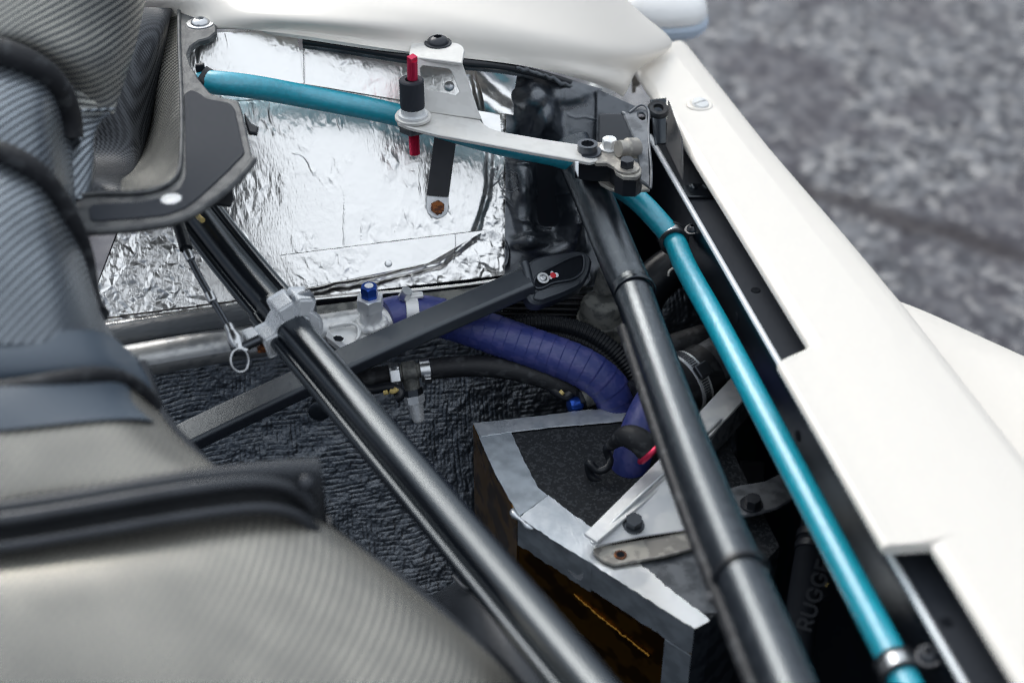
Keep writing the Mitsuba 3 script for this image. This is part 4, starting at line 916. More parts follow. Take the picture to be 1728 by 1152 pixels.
obj(PI + "__nut", put(hexhead(0.020, 0.0068), pz - V(0, 0, 0.0105)), "grey_metal")
obj(PI + "__nut_washer", put(washer(0.003, 0.0128, 0.0014), pz - V(0, 0, 0.0049)), "worn_cast")
th = []
for k in range(19):
    z = -0.011 - 0.0011 * k
    th += [(0.0036, z), (0.0043, z - 0.00045), (0.0043, z - 0.00065)]
obj(PI + "__thread", put(lathe([(0, th[0][1])] + th + [(0.0036, th[-1][1] - 0.0004), (0, th[-1][1] - 0.0008)], 28), pz), "red_anodised", "red threaded end", smooth=20)

ST = "bolted_strap"
tag(ST, "dark grey strap hanging below the bracket with a rusty bolt in its silver foot", "strap")
obj(ST + "__leg", plate3([(0.1268,1.0254,0.9014),(0.145,1.0236,0.8986),(0.1528,1.02,0.9573),(0.1353,1.0222,0.9607)], 0.0022, bevel=0.0004), "strap_grey")
obj(ST + "__foot", plate3([(0.1268,1.0252,0.9015),(0.145,1.0234,0.8987),(0.1439,1.0181,0.8905),(0.142,1.016,0.8873),(0.1382,1.0146,0.8852),(0.1336,1.0143,0.8847),(0.1293,1.0154,0.8863),(0.1262,1.0172,0.8891),(0.1253,1.0199,0.8933)], 0.0022, bevel=0.0005), "bare_aluminium", "pale rounded foot")
obj(ST + "__bolt", put(hexhead(0.0104, 0.0050, 0.35), (0.1346,1.0192,0.8926), WN), "rust", "rust covered hexagon bolt", smooth=20)
obj(ST + "__rust_run", plate3([(0.1314,1.0179,0.8909),(0.1372,1.0173,0.89),(0.1386,1.0164,0.8887),(0.1374,1.0157,0.8875),(0.1355,1.016,0.8881),(0.1344,1.0153,0.8869),(0.133,1.0159,0.8879)], 0.0003, bevel=0, corner=0.001), "rust")

# ------------------------------------------------------------------ clamp block at the end of the arm
CB = "bolted_clamp_block"
tag(CB, "machined clamp block with three bolts where the bracket arm meets the fender corner", "clamp block")
TOPZ = [(0.248,0.9589,0.9622),(0.2535,0.9737,0.9622),(0.2588,0.9798,0.9622),(0.2641,0.9777,0.9622),(0.2702,0.9786,0.9622),(0.2743,0.9717,0.9622),(0.2741,0.9598,0.9622),(0.2785,0.951,0.9622),(0.2831,0.9394,0.9622),(0.2831,0.9308,0.9622),(0.2807,0.9237,0.9622),(0.2757,0.919,0.9622),(0.2661,0.9218,0.9622),(0.2624,0.9291,0.9622),(0.2629,0.9385,0.9622),(0.2589,0.9451,0.9622),(0.2507,0.9467,0.9622)]
obj(CB + "__top_plate", plate3(TOPZ, 0.0040, (0, 0, 1), 0.0007), "beige_steel")
obj(CB + "__block", plate3([(0.2635,0.9365,0.9575),(0.2682,0.929,0.9575),(0.2778,0.9261,0.9575),(0.2833,0.9308,0.9575),(0.2874,0.9405,0.9575),(0.28,0.9556,0.9575),(0.2698,0.9497,0.9575)], 0.018, (0, 0, 1), 0.0008), "black_plastic", "dark block under the plate")
obj(CB + "__block", plate3([(0.2393,0.968,0.954),(0.2516,0.9607,0.954),(0.2649,0.9562,0.954),(0.2673,0.947,0.954),(0.2716,0.9637,0.954),(0.2555,0.9768,0.954),(0.2438,0.9791,0.954)], 0.017, (0, 0, 1), 0.0008), "black_plastic")
obj(CB + "__cheek", plate3([(0.2299,0.9318,0.9734),(0.233,0.9309,0.9731),(0.2312,0.924,0.9632),(0.2292,0.9282,0.9683)], 0.003, (0, -1, .3), 0.0006), "bare_aluminium")
obj(CB + "__shelf", plate3([(0.2564,0.9665,0.938),(0.2576,0.9556,0.938),(0.2616,0.9481,0.938),(0.2675,0.9413,0.938),(0.2934,0.9391,0.938),(0.3002,0.96,0.938),(0.2865,0.9765,0.938),(0.27,0.9737,0.938)], 0.0030, (0, 0, 1), 0.0007), "beige_steel", "lower plate edge")
b1, b2, b3 = [(0.2476,0.9633,0.9625),(0.2662,0.9667,0.9625),(0.2717,0.9325,0.9625)]
sock = m3.CrossSection.circle(0.0080, 40).extrude(0.0062) - m3.CrossSection([[((0.0048 + 0.0006 * (k % 2)) * math.cos(k * np.pi / 12), (0.0048 + 0.0006 * (k % 2)) * math.sin(k * np.pi / 12)) for k in range(24)]]).extrude(0.01).translate((0, 0, 0.0022))
obj(CB + "__socket_bolt", cat(put(tm(sock), np.asarray(b1) + V(0, 0, 0.0016)), put(washer(0.003, 0.0112, 0.0016), b1)), "dark_steel", "twelve point socket bolt")
obj(CB + "__bolt", cat(put(hexhead(0.0105, 0.0072, 0.5), np.asarray(b2) + V(0, 0, 0.0012)), put(washer(0.003, 0.0078, 0.0012), b2)), "cast_aluminium", "bright hexagon bolt", smooth=20)
obj(CB + "__bolt", put(hexhead(0.0100, 0.0062, 0.2), np.asarray(b3) + V(0, 0, 0.0018)), "black_bolt", "dark hexagon bolt", smooth=20)
obj(CB + "__washer", put(washer(0.003, 0.0098, 0.0017), b3), "beige_steel")

CPL = "corner_hinge_plate"
tag(CPL, "upright steel plate with an eye hole and a bush behind the clamp block", "bracket")
UP = [(0.2863,1.0009,0.971),(0.2919,1.0036,0.9728),(0.2985,1.0065,0.975),(0.304,1.0084,0.9756),(0.3064,1.0025,0.9751),(0.3046,0.9919,0.9721),(0.284,0.9089,0.9566),(0.2785,0.9187,0.96),(0.2839,0.9466,0.965),(0.2866,0.9686,0.97)]
EYE = [np.asarray((0.3005,0.9967,0.9717)) + V(0.0030 * math.cos(a), 0.0052 * math.sin(a), 0.0052 * math.cos(a) * 0 + 0.0052 * math.sin(a)) for a in np.linspace(0, 2 * np.pi, 14, endpoint=False)]
obj(CPL + "__web", plate3(UP, 0.0040, (-0.8, -0.5, 0.3), 0.0010, holes=(EYE,)), "grey_metal")
obj(CPL + "__edge", tube([(0.2914,1.0019,0.9737),(0.298,1.005,0.9763),(0.3034,1.0051,0.9778),(0.306,0.9998,0.9765),(0.3041,0.9886,0.9727),(0.2938,0.9461,0.9653),(0.2839,0.9071,0.9576)], 0.0010, 40, 10), "grey_metal")
obj(CPL + "__bush", put(lathe([(0, 0), (0.0070, 0), (0.0082, 0.0012), (0.0082, 0.010), (0.0066, 0.0115), (0.0066, 0.018), (0, 0.018)], 32), (0.2866,0.9566,0.9657), (-0.94, -0.25, 0.2)), "beige_steel")
obj(CPL + "__weld", tube([(*p, r) for p, r in zip([(0.2882,1.0117,0.9691),(0.2904,1.0083,0.9685),(0.2912,1.0037,0.9675)], (.0015, .0022, .0015))], 1, 14, 10), "grey_metal")

# ------------------------------------------------------------------ coolant pipe along the foot of the firewall
CO = "coolant_pipe"
tag(CO, "bare aluminium coolant pipe below the foil with a capped bleed fitting", "pipe")
cpts = [(-0.1677,0.9246,0.8338),(-0.0869,0.9385,0.8312),(-0.0216,0.9471,0.8293),(0.0359,0.9532,0.8272),(0.0907,0.9571,0.8265)]
obj(CO + "__pipe", tube([(*p, r) for p, r in zip(cpts, (.0138, .0138, .0138, .0140, .0150))], 1, 60, 36), "dull_pipe")
obj(CO + "__cast_plate", plate3([(0.0211,0.9523,0.8357),(0.0294,0.9538,0.8365),(0.0559,0.9534,0.8378),(0.0781,0.9565,0.8393),(0.0847,0.9518,0.8381),(0.0802,0.9326,0.8332),(0.0567,0.9197,0.8316),(0.0426,0.9199,0.8316),(0.0328,0.9343,0.8349)], 0.012, (0, -.5, .85), 0.003, corner=0.006), "cast_aluminium", "white cast boss plate")
obj(CO + "__slot", plate3([(0.0411,0.9294,0.8373),(0.0436,0.9266,0.8366),(0.0414,0.9244,0.8356),(0.0368,0.9255,0.836),(0.0353,0.9293,0.8364),(0.0378,0.9305,0.837)], 0.001, (0, -.5, .85), 0.0002), "void_black")
obj(CO + "__slot", plate3([(0.0544,0.9227,0.835),(0.0583,0.9236,0.8356),(0.0585,0.9216,0.8346),(0.0541,0.9205,0.8337)], 0.001, (0, -.5, .85), 0.0002), "void_black")
fb = np.asarray((0.0676,0.9419,0.8372))
obj(CO + "__weld", tube([fb + V(0.0105 * math.cos(t), 0.0105 * math.sin(t), 0.0002 + 0.0008 * math.sin(9 * t)) for t in np.linspace(0, 2 * np.pi, 60)], 0.0030, 90, 12), "cast_aluminium", "rippled weld bead")
obj(CO + "__weld", tube([(*p, r) for p, r in zip([(0.0337,0.9407,0.8386),(0.0453,0.9418,0.8397),(0.0545,0.9386,0.8395),(0.0564,0.9315,0.8372),(0.0527,0.9249,0.8342)], (.0012, .0018, .0014, .0018, .0012))], 1, 60, 10), "cast_aluminium")
obj(CO + "__fitting_neck", put(lathe([(0, 0), (0.0092, 0), (0.0088, 0.016), (0, 0.016)], 36), fb), "bare_aluminium")
obj(CO + "__fitting_nut", put(hexhead(0.0195, 0.0110, 0.30), fb + V(0, 0, 0.0150)), "bare_aluminium", "pale hexagon nut", smooth=20)
obj(CO + "__cap", put(hexhead(0.0122, 0.0098, 0.28), fb + V(0, 0, 0.0262)), "blue_anodised", "blue hexagon cap", smooth=20)
obj(CO + "__plug", put(washer(0, 0.0036, 0.0006), fb + V(0, 0, 0.0361)), "silver_anodised")

BH = "blue_coolant_hose"
tag(BH, "thick blue wrapped silicone hose curving from the pipe down behind the tray", "hose")
bpts = [(0.08,0.9559,0.8305),(0.1,0.9599,0.8293),(0.1217,0.957,0.826),(0.1473,0.9477,0.82),(0.1745,0.9337,0.8135),(0.2106,0.9153,0.8048),(0.2417,0.8975,0.794),(0.2579,0.8873,0.776),(0.2615,0.8816,0.7523),(0.2607,0.8802,0.7162)]
bc = curve(bpts, 420)
kk = np.arange(420)
bc = np.column_stack([bc, 0.0163 + 0.00055 * ((kk / 15.0) % 1.0) * (kk > 70)])
bt, ba, bb = transport(bc[:, :3])
obj(BH + "__tube", tube(bc, 1, smoothline=False, sides=40)[:2], "blue_silicone", smooth=35)
c1 = np.asarray((0.1005,0.9598,0.8293))
ca = unit(np.asarray(bpts[2]) - np.asarray(bpts[0]))
obj(BH + "__clamp", ring(c1, ca, 0.0167, 0.0105, 0.0013), "cast_aluminium", "pale hose clamp")
obj(BH + "__clamp_screw", put(hexhead(0.0085, 0.009, 0.2), c1 + V(-0.004, -0.002, 0.0185), (0.3, -.3, .9)), "steel")
obj(BH + "__clamp_ear", put(box((0.020, 0.007, 0.003), 0.001), c1 + V(0.002, 0.0, 0.0180), (0, 0, 1)), "cast_aluminium")
obj("rag_edge", sheet([[(0.1273,0.9705,0.8286),(0.1398,0.9764,0.8314),(0.1577,0.9781,0.8298),(0.1824,0.9748,0.8234)], [(0.1059,0.9667,0.8298),(0.1384,0.9676,0.8327),(0.1571,0.9688,0.8307),(0.1802,0.9632,0.8242)]], 40, 8, 0.003, lambda G: 0.003 * (meshkit.fbm(G * 120, 3, 4) - 0.5))[:2], "olive_rag", "torn olive felt edge between the pipe and the beam", "felt", smooth=True)

BH2 = "blue_hose_elbow"
tag(BH2, "short blue silicone hose elbow clamped to the tray deck beside the black tube", "hose")
b2p = [(0.2966,0.8637,0.8053),(0.2732,0.8381,0.7986),(0.2593,0.8188,0.7893),(0.2523,0.8091,0.7744),(0.2494,0.8086,0.7526)]
obj(BH2 + "__tube", tube(b2p, 0.0150, 80, 36)[:2], "blue_silicone", smooth=True)
worm_clamp(BH2 + "__clamp", (0.2499,0.808,0.7586), np.asarray(b2p[-1]) - np.asarray(b2p[-2]), 0.0153, 0.0095, (-0.9, -0.3, 0.3), "grey_metal")
obj(BH2 + "__spigot", tube([(0.2498,0.8074,0.7579),(0.2456,0.8124,0.7311)], 0.0150, 8, 30), "grey_metal")
wc = "hose_end_clamp"
worm_clamp(wc, (0.2535,0.874,0.7534), V(0, 0.05, 1), 0.0172, 0.0085, (-0.96, -0.2, 0.1), "grey_metal")
tag(wc, "dull worm drive clamp round the lower end of the long blue hose", "hose clamp")

# ------------------------------------------------------------------ plug and wiring
PL = "sensor_plug"
tag(PL, "black elbow sensor plug with a red ring between the blue hose and the tube", "plug")
ex = [(0.2322,0.8014,0.7979),(0.237,0.7964,0.8077),(0.2425,0.7904,0.8146),(0.2483,0.7846,0.8151),(0.2552,0.7785,0.8086)]
obj(PL + "__boot", tube([(*p, r) for p, r in zip(ex, (.0040, .0060, .0088, .0098, .0100))], 1, 50, 30), "rubber")
obj(PL + "__ring", ring((0.2559,0.7775,0.8075), np.asarray(ex[-1]) - np.asarray(ex[-2]), 0.0070, 0.0045, 0.0048), "red_anodised", "red ring")
obj(PL + "__wire", tube([(0.2343,0.8023,0.798),(0.2302,0.8033,0.7913),(0.2321,0.8006,0.7849),(0.2274,0.7944,0.782),(0.2202,0.7953,0.7813),(0.2158,0.7991,0.7853),(0.2159,0.7999,0.7762),(0.2201,0.7971,0.7701),(0.2265,0.796,0.7669),(0.2304,0.7922,0.7628),(0.2384,0.7901,0.7621),(0.2475,0.7929,0.7648)], 0.0031, 120, 14), "black_plastic", "looped black wire")
obj(PL + "__wire", tube([(0.2224,0.7987,0.7695),(0.2276,0.7925,0.7642),(0.2319,0.7864,0.7604),(0.2392,0.786,0.7619)], 0.0036, 40, 12), "rubber")

# ------------------------------------------------------------------ breather hose with its T valve
VA = "bleed_valve_tee"
tag(VA, "small brown tee valve with a pale bullet cap in front of the black heat shield", "valve")
va = np.asarray((0.0942,0.927,0.7952))
hd = unit(np.asarray((0.1211,0.9263,0.7961)) - np.asarray((0.0834,0.9277,0.7932)))
obj(VA + "__body", put(lathe([(0, -0.013), (0.0066, -0.013), (0.0066, -0.006), (0.0086, -0.005), (0.0086, 0.006), (0.0062, 0.007), (0.0062, 0.014), (0, 0.014)], 28), va, hd), "worn_cast")
obj(VA + "__boss", put(lathe([(0, 0), (0.0066, 0), (0.0060, 0.006), (0, 0.0062)], 24), va, (0, -0.75, 0.6)), "worn_cast")
vd = unit(V(0.10, -0.45, -0.9))
obj(VA + "__stem", put(lathe([(0, 0), (0.0072, 0), (0.0066, 0.013), (0, 0.013)], 24), va + vd * 0.003, vd), "worn_cast", "dull brass stem")
obj(VA + "__collar", put(hexhead(0.0138, 0.0068, 0.1), va + vd * 0.0145, vd), "dark_steel", smooth=20)
obj(VA + "__cap", put(cat(hexhead(0.0150, 0.0066, 0.25), put(lathe([(0.0066, 0), (0.0052, 0.014), (0.0044, 0.0165), (0.0026, 0.0182), (0, 0.0186)], 28), (0, 0, 0.0058))), va + vd * 0.020, vd), "bare_aluminium", "pale bullet shaped cap", smooth=25)
BT = "black_breather_hose"
obj(BT + "__tube", tube([(0.1059,0.9272,0.7952),(0.1285,0.9267,0.7953),(0.1623,0.9218,0.7941),(0.1951,0.9116,0.789),(0.2232,0.9018,0.7781),(0.2474,0.8948,0.7579)], 0.0088, 80, 22)[:2], "rubber", smooth=True)
tag(BT, "black rubber breather hose running from the tee valve under the blue hose", "hose")
obj(BT + "__clamp", ring((0.1078,0.9269,0.7952), hd, 0.0090, 0.0085, 0.0010), "steel", "bright band clamp")
obj(BT + "__clamp_ear", box((0.006, 0.006, 0.006), 0.001, (0.108,0.9149,0.7944)), "steel")
BT2 = "black_stub_hose"
obj(BT2 + "__tube", tube([(0.0306,0.9272,0.7873),(0.06,0.9283,0.7913),(0.0873,0.9272,0.7936)], 0.0088, 30, 22)[:2], "rubber", smooth=True)
tag(BT2, "black stub hose to the left of the tee valve under the beam", "hose")
worm_clamp(BT2 + "__clamp", (0.0827,0.9264,0.7931), hd, 0.0090, 0.0085, (0, -0.8, 0.6), "steel")
obj("wire_bundle__wire", tube([(0.0499,0.9197,0.7992),(0.0679,0.9119,0.7934),(0.0809,0.9078,0.7947),(0.0843,0.9043,0.7926),(0.08,0.9023,0.7887)], 0.0040, 30, 12), "black_plastic")
obj("wire_bundle__tip", tube([(0.0768,0.9055,0.7939),(0.0805,0.9038,0.796),(0.0816,0.9044,0.7971)], 0.0022, 8, 10), "yellow_plastic", "pale wire end")
obj("wire_bundle__tip", tube([(0.0712,0.9077,0.7919),(0.0745,0.9065,0.7929)], 0.0022, 6, 10), "yellow_plastic")
tag("wire_bundle", "small black wires with pale ends under the tee valve", "wires")
AN = "braided_hose_fitting"
tag(AN, "small braided hose end with a blue anodised nut behind the tray", "hose fitting")
a0, a1 = np.asarray((0.2187,0.8886,0.776)), np.asarray((0.2436,0.8941,0.7729))
ad = unit(a1 - a0)
obj(AN + "__nut", put(lathe([(0, 0), (0.0050, 0.001), (0.0066, 0.004), (0.0066, 0.010), (0.0052, 0.012), (0, 0.012)], 24), a0 - V(0, 0.003, 0.003), ad), "blue_anodised", "blue nut")
obj(AN + "__collar", put(hexhead(0.0150, 0.008, 0.2), a0 + ad * 0.0085, ad), "black_bolt", smooth=20)
obj(AN + "__braid", tube([a0 + ad * 0.014, a0 + ad * 0.024 + V(0, 0, .002), a0 + ad * 0.040 - V(0, 0, .004)], 0.0092, 20, 20), "worn_cast")
obj(AN + "__wire", tube([(0.2082,0.9023,0.7799),(0.2137,0.8954,0.7788),(0.2187,0.8909,0.7791),(0.2219,0.892,0.7815)], 0.0042, 20, 10), "black_plastic")
obj(AN + "__tip", tube([(0.2132,0.8891,0.7838),(0.2153,0.8899,0.7853)], 0.0022, 6, 10), "yellow_plastic")

# ------------------------------------------------------------------ black heat shield below the firewall
HS = "black_heat_shield"


def quilt_bump(G):
    a = meshkit.fbm(G * [16, 1, 16], 3, 31) - 0.5
    b = meshkit.fbm(G * [70, 1, 70], 2, 30) - 0.5
    x, z = G[..., 0] + 0.016 * a + 0.0035 * b, G[..., 2] + 0.020 * a + 0.0035 * b
    n = meshkit.noise(np.stack([x * 70, G[..., 1] * 0, z * 30], -1), 36)
    fold = np.clip(1 - np.abs(2 * n - 1) * 8, 0, 1) ** 2 * (meshkit.noise(G * [20, 1, 20], 37) > 0.5)
    return 0.0007 * fold + 0.006 * a + 0.0012 * meshkit.fbm(G * [120, 1, 120], 3, 38)


obj(HS + "__mat", sheet([[(-0.30, 1.000, 0.815), (0.0, 1.003, 0.815), (0.40, 1.008, 0.815)], [(-0.30, 0.957, 0.70), (0.0, 0.960, 0.70), (0.40, 0.963, 0.70)], [(-0.30, 0.86, 0.50), (0.0, 0.86, 0.50), (0.40, 0.87, 0.50)]], 380, 190, 0.003, quilt_bump)[:2], "black_quilt", smooth=True)
for q in ((0.02, 0.966, 0.735), (-0.13, 0.957, 0.715)):
    obj(HS + "__stud", put(button(0.010, 0.0018, 0.02), q, (0, -1, 0.1)), "black_sheet")
tag(HS, "black quilted woven heat shield wall below the silver foil", "heat shield")

# ------------------------------------------------------------------ taped tray
TR = "taped_tray"
tag(TR, "dark deck tray with worn silver tape edges and gold film sides", "tray")
TZ = 0.770
DECK = [(0.14,0.8809,0.77),(0.1467,0.817,0.77),(0.1542,0.7679,0.77),(0.1969,0.7091,0.77),(0.2505,0.6351,0.77),(0.2637,0.6408,0.77)]
DECK = [tuple(p) for p in DECK] + [(0.335, 0.70, TZ), (0.335, 0.878, TZ)]
obj(TR + "__deck", plate3(DECK, 0.006, (0, 0, 1), 0.0004), "deck_fibre")
obj(TR + "__rough_deck", plate3([(0.2284,0.7036,0.7706),(0.2594,0.6461,0.7706),(0.2785,0.6458,0.7706),(0.2827,0.6858,0.7706),(0.2679,0.7101,0.7706)], 0.0004, (0, 0, 1), 0, jitter=0.0006), "grey_metal")


def strip(px, z, m, jit=0.0005, t=0.0009, lab=None):
    obj(TR + "__tape", plate3([(p[0], p[1], z) for p in px], t, (0, 0, 1), 0.0002, jitter=jit), m, lab)


strip([(0.1392,0.8788,0.7712),(0.1672,0.865,0.7712),(0.1697,0.834,0.7712),(0.1748,0.7949,0.7712),(0.1804,0.7842,0.7712),(0.1543,0.766,0.7712),(0.1455,0.8159,0.7712)], 0.7714, "grey_tape", 0.0002)
strip([(0.1542,0.7653,0.7712),(0.1807,0.7855,0.7712),(0.192,0.7646,0.7712),(0.2065,0.7416,0.7712),(0.217,0.7193,0.7712),(0.1978,0.7059,0.7712),(0.1761,0.7335,0.7712)], 0.7712, "worn_tape", 0.0003)
strip([(0.1963,0.7068,0.7712),(0.2145,0.7198,0.7712),(0.2305,0.7001,0.7712),(0.244,0.6737,0.7712),(0.2613,0.6429,0.7712),(0.2626,0.6388,0.7712),(0.25,0.6335,0.7712),(0.2249,0.667,0.7712)], 0.7718, "foil_tape", 0.0004, 0.0009, "bright torn silver tape")
strip([(0.1388,0.8796,0.7712),(0.1884,0.8785,0.7712),(0.234,0.879,0.7712),(0.2668,0.8742,0.7712),(0.2577,0.8588,0.7712),(0.1997,0.8624,0.7712),(0.1667,0.8628,0.7712),(0.1424,0.8615,0.7712)], 0.7722, "worn_tape", 0.0002)


def side(a, b, z1, z0, out, m, key="side", lab=None, jit=0.0):
    """An upright wall piece between two points of the deck's edge, out metres proud."""
    a, b = np.asarray(a, float)[:2], np.asarray(b, float)[:2]
    d = unit(b - a)
    n = V(d[1], -d[0])
    n = n if n[1] - 0.5 * n[0] < 0 else -n
    k, L = 26, np.linalg.norm(b - a)
    s = np.linspace(0, 1, k)
    lo = z0 + (RNG.normal(0, jit, k) if jit else 0)
    loop = np.vstack([np.column_stack([s[::-1] * L, np.full(k, z1)]), np.column_stack([s * L, np.broadcast_to(lo, k)])])
    q = plate(loop, 0.0012, 0.0002)
    v = np.asarray(q.vertices)
    q.vertices = np.column_stack([a[0] + d[0] * v[:, 0], a[1] + d[1] * v[:, 0], v[:, 1]]) + np.r_[n, 0] * (out - 0.0012 + v[:, 2:])
    obj(TR + "__" + key, q, m, lab)


cA, cB, cC, cE, cF = DECK[0], DECK[2], DECK[3], DECK[4], DECK[5]
for a, b in ((cA, cB), (cB, cC), (cC, cE)):
    side(a, b, TZ - 0.001, 0.60, 0.0, "gold_film", "side_film", "amber gold film")
side(cE, cF, TZ - 0.001, 0.60, 0.0, "black_sheet", "end_wall")
side(cF, DECK[6], TZ - 0.001, 0.60, 0.0, "black_sheet", "end_wall")
side(cA, cB, TZ, 0.742, 0.0008, "grey_tape", "edge_tape", None, 0.0005)
side(cB, cC, TZ, 0.741, 0.0010, "grey_tape", "edge_tape", None, 0.0006)
side(cC, cE, TZ, 0.744, 0.0008, "grey_tape", "edge_tape", None, 0.0006)
eE = np.asarray(cE) + (np.asarray(cC) - np.asarray(cE)) * 0.25
side(eE, cE, 0.7435, 0.60, 0.0012, "grey_tape", "corner_tape")
side(np.asarray(cA) + (np.asarray(cB) - np.asarray(cA)) * 0.14, cA, 0.7415, 0.60, 0.0012, "grey_tape", "corner_tape")
obj(TR + "__tape_drip", plate3([(0.1796,0.7131,0.7634),(0.186,0.7081,0.76),(0.1899,0.7081,0.7628),(0.1892,0.7067,0.7589),(0.1875,0.7067,0.7568),(0.1839,0.7084,0.7582)], 0.0008, (-.5, -.8, 0), 0), "foil_tape")
fs = curve([(0.1869,0.7217,0.7277),(0.2012,0.7017,0.723),(0.2145,0.6834,0.7197),(0.2292,0.6619,0.7175)], 60)
obj(TR + "__film_seam", tube(np.column_stack([fs + RNG.normal(0, 0.0003, fs.shape), 0.0003 + 0.0009 * RNG.random(60)]), 1, smoothline=False, sides=8), "bright_gold", "bright gold crease in the film")
obj(TR + "__tape_curl", tube([(*p, r) for p, r in zip([(0.1514,0.7742,0.772),(0.1523,0.7648,0.772),(0.155,0.7604,0.772),(0.158,0.7533,0.772),(0.1618,0.75,0.772)], (.0008, .0022, .0013, .0024, .0008))], 1, 30, 10), "worn_tape")

# ------------------------------------------------------------------ aluminium gusset bar over the tray
GB = "aluminium_gusset_bar"
tag(GB, "pale aluminium angle bar with a bolted triangular foot on the tray edge", "angle bar")
top_a = [(0.1945,0.7263,0.78),(0.266,0.7879,0.796),(0.317,0.8377,0.7965),(0.3767,0.892,0.797),(0.3963,0.8889,0.7965),(0.3559,0.8423,0.796),(0.2705,0.7647,0.795),(0.2016,0.7155,0.7795)]
obj(GB + "__top_flange", plate3(top_a, 0.0026, (0, -0.2, 1), 0.0006, corner=0.001), "cast_aluminium", "bright top flange")
obj(GB + "__lip", tube([(0.1987,0.7181,0.7805),(0.2357,0.7461,0.7885),(0.269,0.7692,0.7955),(0.3251,0.8172,0.7965)], 0.0016, 30, 10), "bare_aluminium")
obj(GB + "__web", plate3([(0.2003,0.7173,0.7786),(0.2708,0.7683,0.793),(0.2807,0.7433,0.782),(0.273,0.7215,0.779),(0.2347,0.7206,0.7786)], 0.0024, (0, -.4, 1), 0.0006), "cast_aluminium", "pale triangular web")
obj(GB + "__rear_web", plate3([(0.277,0.7584,0.781),(0.3253,0.8172,0.794),(0.3583,0.8445,0.794),(0.402,0.8834,0.775),(0.3259,0.8138,0.775)], 0.0024, (0, -.4, 1), 0.0006), "grey_metal")
bq = (0.2323,0.7303,0.7812)
obj(GB + "__bolt", cat(put(hexhead(0.0112, 0.0062, 0.3), np.asarray(bq) + V(0, 0, 0.0012), (0, -0.15, 1)), put(washer(0.003, 0.0080, 0.0014), bq, (0, -0.15, 1))), "dark_steel", "hexagon bolt", smooth=20)
FT = "mounting_foot_rail"
tag(FT, "flat beige steel foot rail with one hole under the gusset bar", "rail")
obj(FT + "__plate", plate3([(0.1996,0.7192,0.7752),(0.2055,0.7199,0.7752),(0.2396,0.7214,0.7752),(0.29,0.7243,0.7752),(0.2918,0.7087,0.7752),(0.2473,0.7013,0.7752),(0.2101,0.7,0.7752),(0.203,0.7062,0.7752),(0.1991,0.7137,0.7752)], 0.0028, (0, 0, 1), 0.0006), "beige_steel")
obj(FT + "__hole", cat(put(washer(0.0030, 0.0046, 0.0007), (0.217,0.7082,0.7754))), "rust")
obj(FT + "__hole", put(washer(0, 0.0031, 0.0005), (0.217,0.7082,0.7754)), "void_black")
LB = "curved_lower_bracket"
tag(LB, "dull grey curved bracket with a dark bolt between the black tube and teal hose", "bracket")
obj(LB + "__plate", plate3([(0.299,0.7483,0.785),(0.3193,0.7538,0.785),(0.3405,0.7544,0.785),(0.356,0.761,0.785),(0.3732,0.7731,0.785),(0.3923,0.7729,0.785),(0.3826,0.7538,0.785),(0.3588,0.734,0.785),(0.3401,0.7245,0.785),(0.3196,0.7207,0.785),(0.2997,0.722,0.785)], 0.003, (0, 0, 1), 0.0008, corner=0.003), "grey_metal")
obj(LB + "__bolt", cat(put(hexhead(0.0105, 0.008, 0.4), (0.3221,0.7283,0.7865)), put(washer(0.003, 0.0085, 0.0015), (0.3222,0.731,0.7852))), "black_bolt", smooth=20)
obj(LB + "__post", plate3([(0.3623,0.8575,0.7121),(0.3829,0.8535,0.7121),(0.358,0.7764,0.7035),(0.3504,0.7365,0.6816),(0.3358,0.7393,0.6816),(0.3456,0.7934,0.7062)], 0.004, (0, -1, .3), 0.001), "matte_black")

# ------------------------------------------------------------------ big black tube on the right
RT = "black_strut_tube"
tag(RT, "thick satin black tube running from the firewall corner down past the tray", "tube")
obj(RT + "__upper_tube", tube([(0.247,1.0195,0.9432),(0.2525,0.9936,0.9268),(0.2564,0.959,0.915),(0.2601,0.9172,0.9021),(0.2648,0.8747,0.8885)], 0.0160, 60, 40)[:2], "scuffed_black", smooth=True)
lowp = [(0.2641,0.8832,0.8913),(0.2525,0.7176,0.8941),(0.2411,0.589,0.9096),(0.2363,0.5289,0.919),(0.2279,0.429,0.9349)]
obj(RT + "__lower_tube", tube(lowp, 0.0150, 80, 44)[:2], "scuffed_black", smooth=True)
la = unit(np.asarray(lowp[1]) - np.asarray(lowp[0]))
obj(RT + "__joint_ring", ring((0.264,0.8668,0.8911), la, 0.0152, 0.0045, 0.0014), "satin_black", "slim ring where the tubes join")
lc = curve(lowp, 80)
s0 = lc[8:] + V(-0.0158, -0.006, -0.004)
obj(RT + "__edge_strip", tube([*map(tuple, s0)], 0.0046, 70, 14), "rubber", "thin black line along the left of the tube")
obj(RT + "__edge_strip", tube([tuple(p + V(-0.0035, 0, -0.009)) for p in lc[14:]], 0.0040, 70, 12), "black_plastic")
ZT = "cable_tie"
zc = np.asarray((0.2373,0.54,0.9172))
za = unit(np.asarray(lowp[3]) - np.asarray(lowp[2]))
obj(ZT + "__band", ring(zc, unit(za + V(0.12, 0, 0)), 0.0162, 0.0042, 0.0012), "black_plastic")
obj(ZT + "__head", box((0.0075, 0.006, 0.0055), 0.001, (0.2186,0.5306,0.9133)), "strap_grey")
tag(ZT, "black cable tie round the strut tube near the bottom edge", "cable tie")

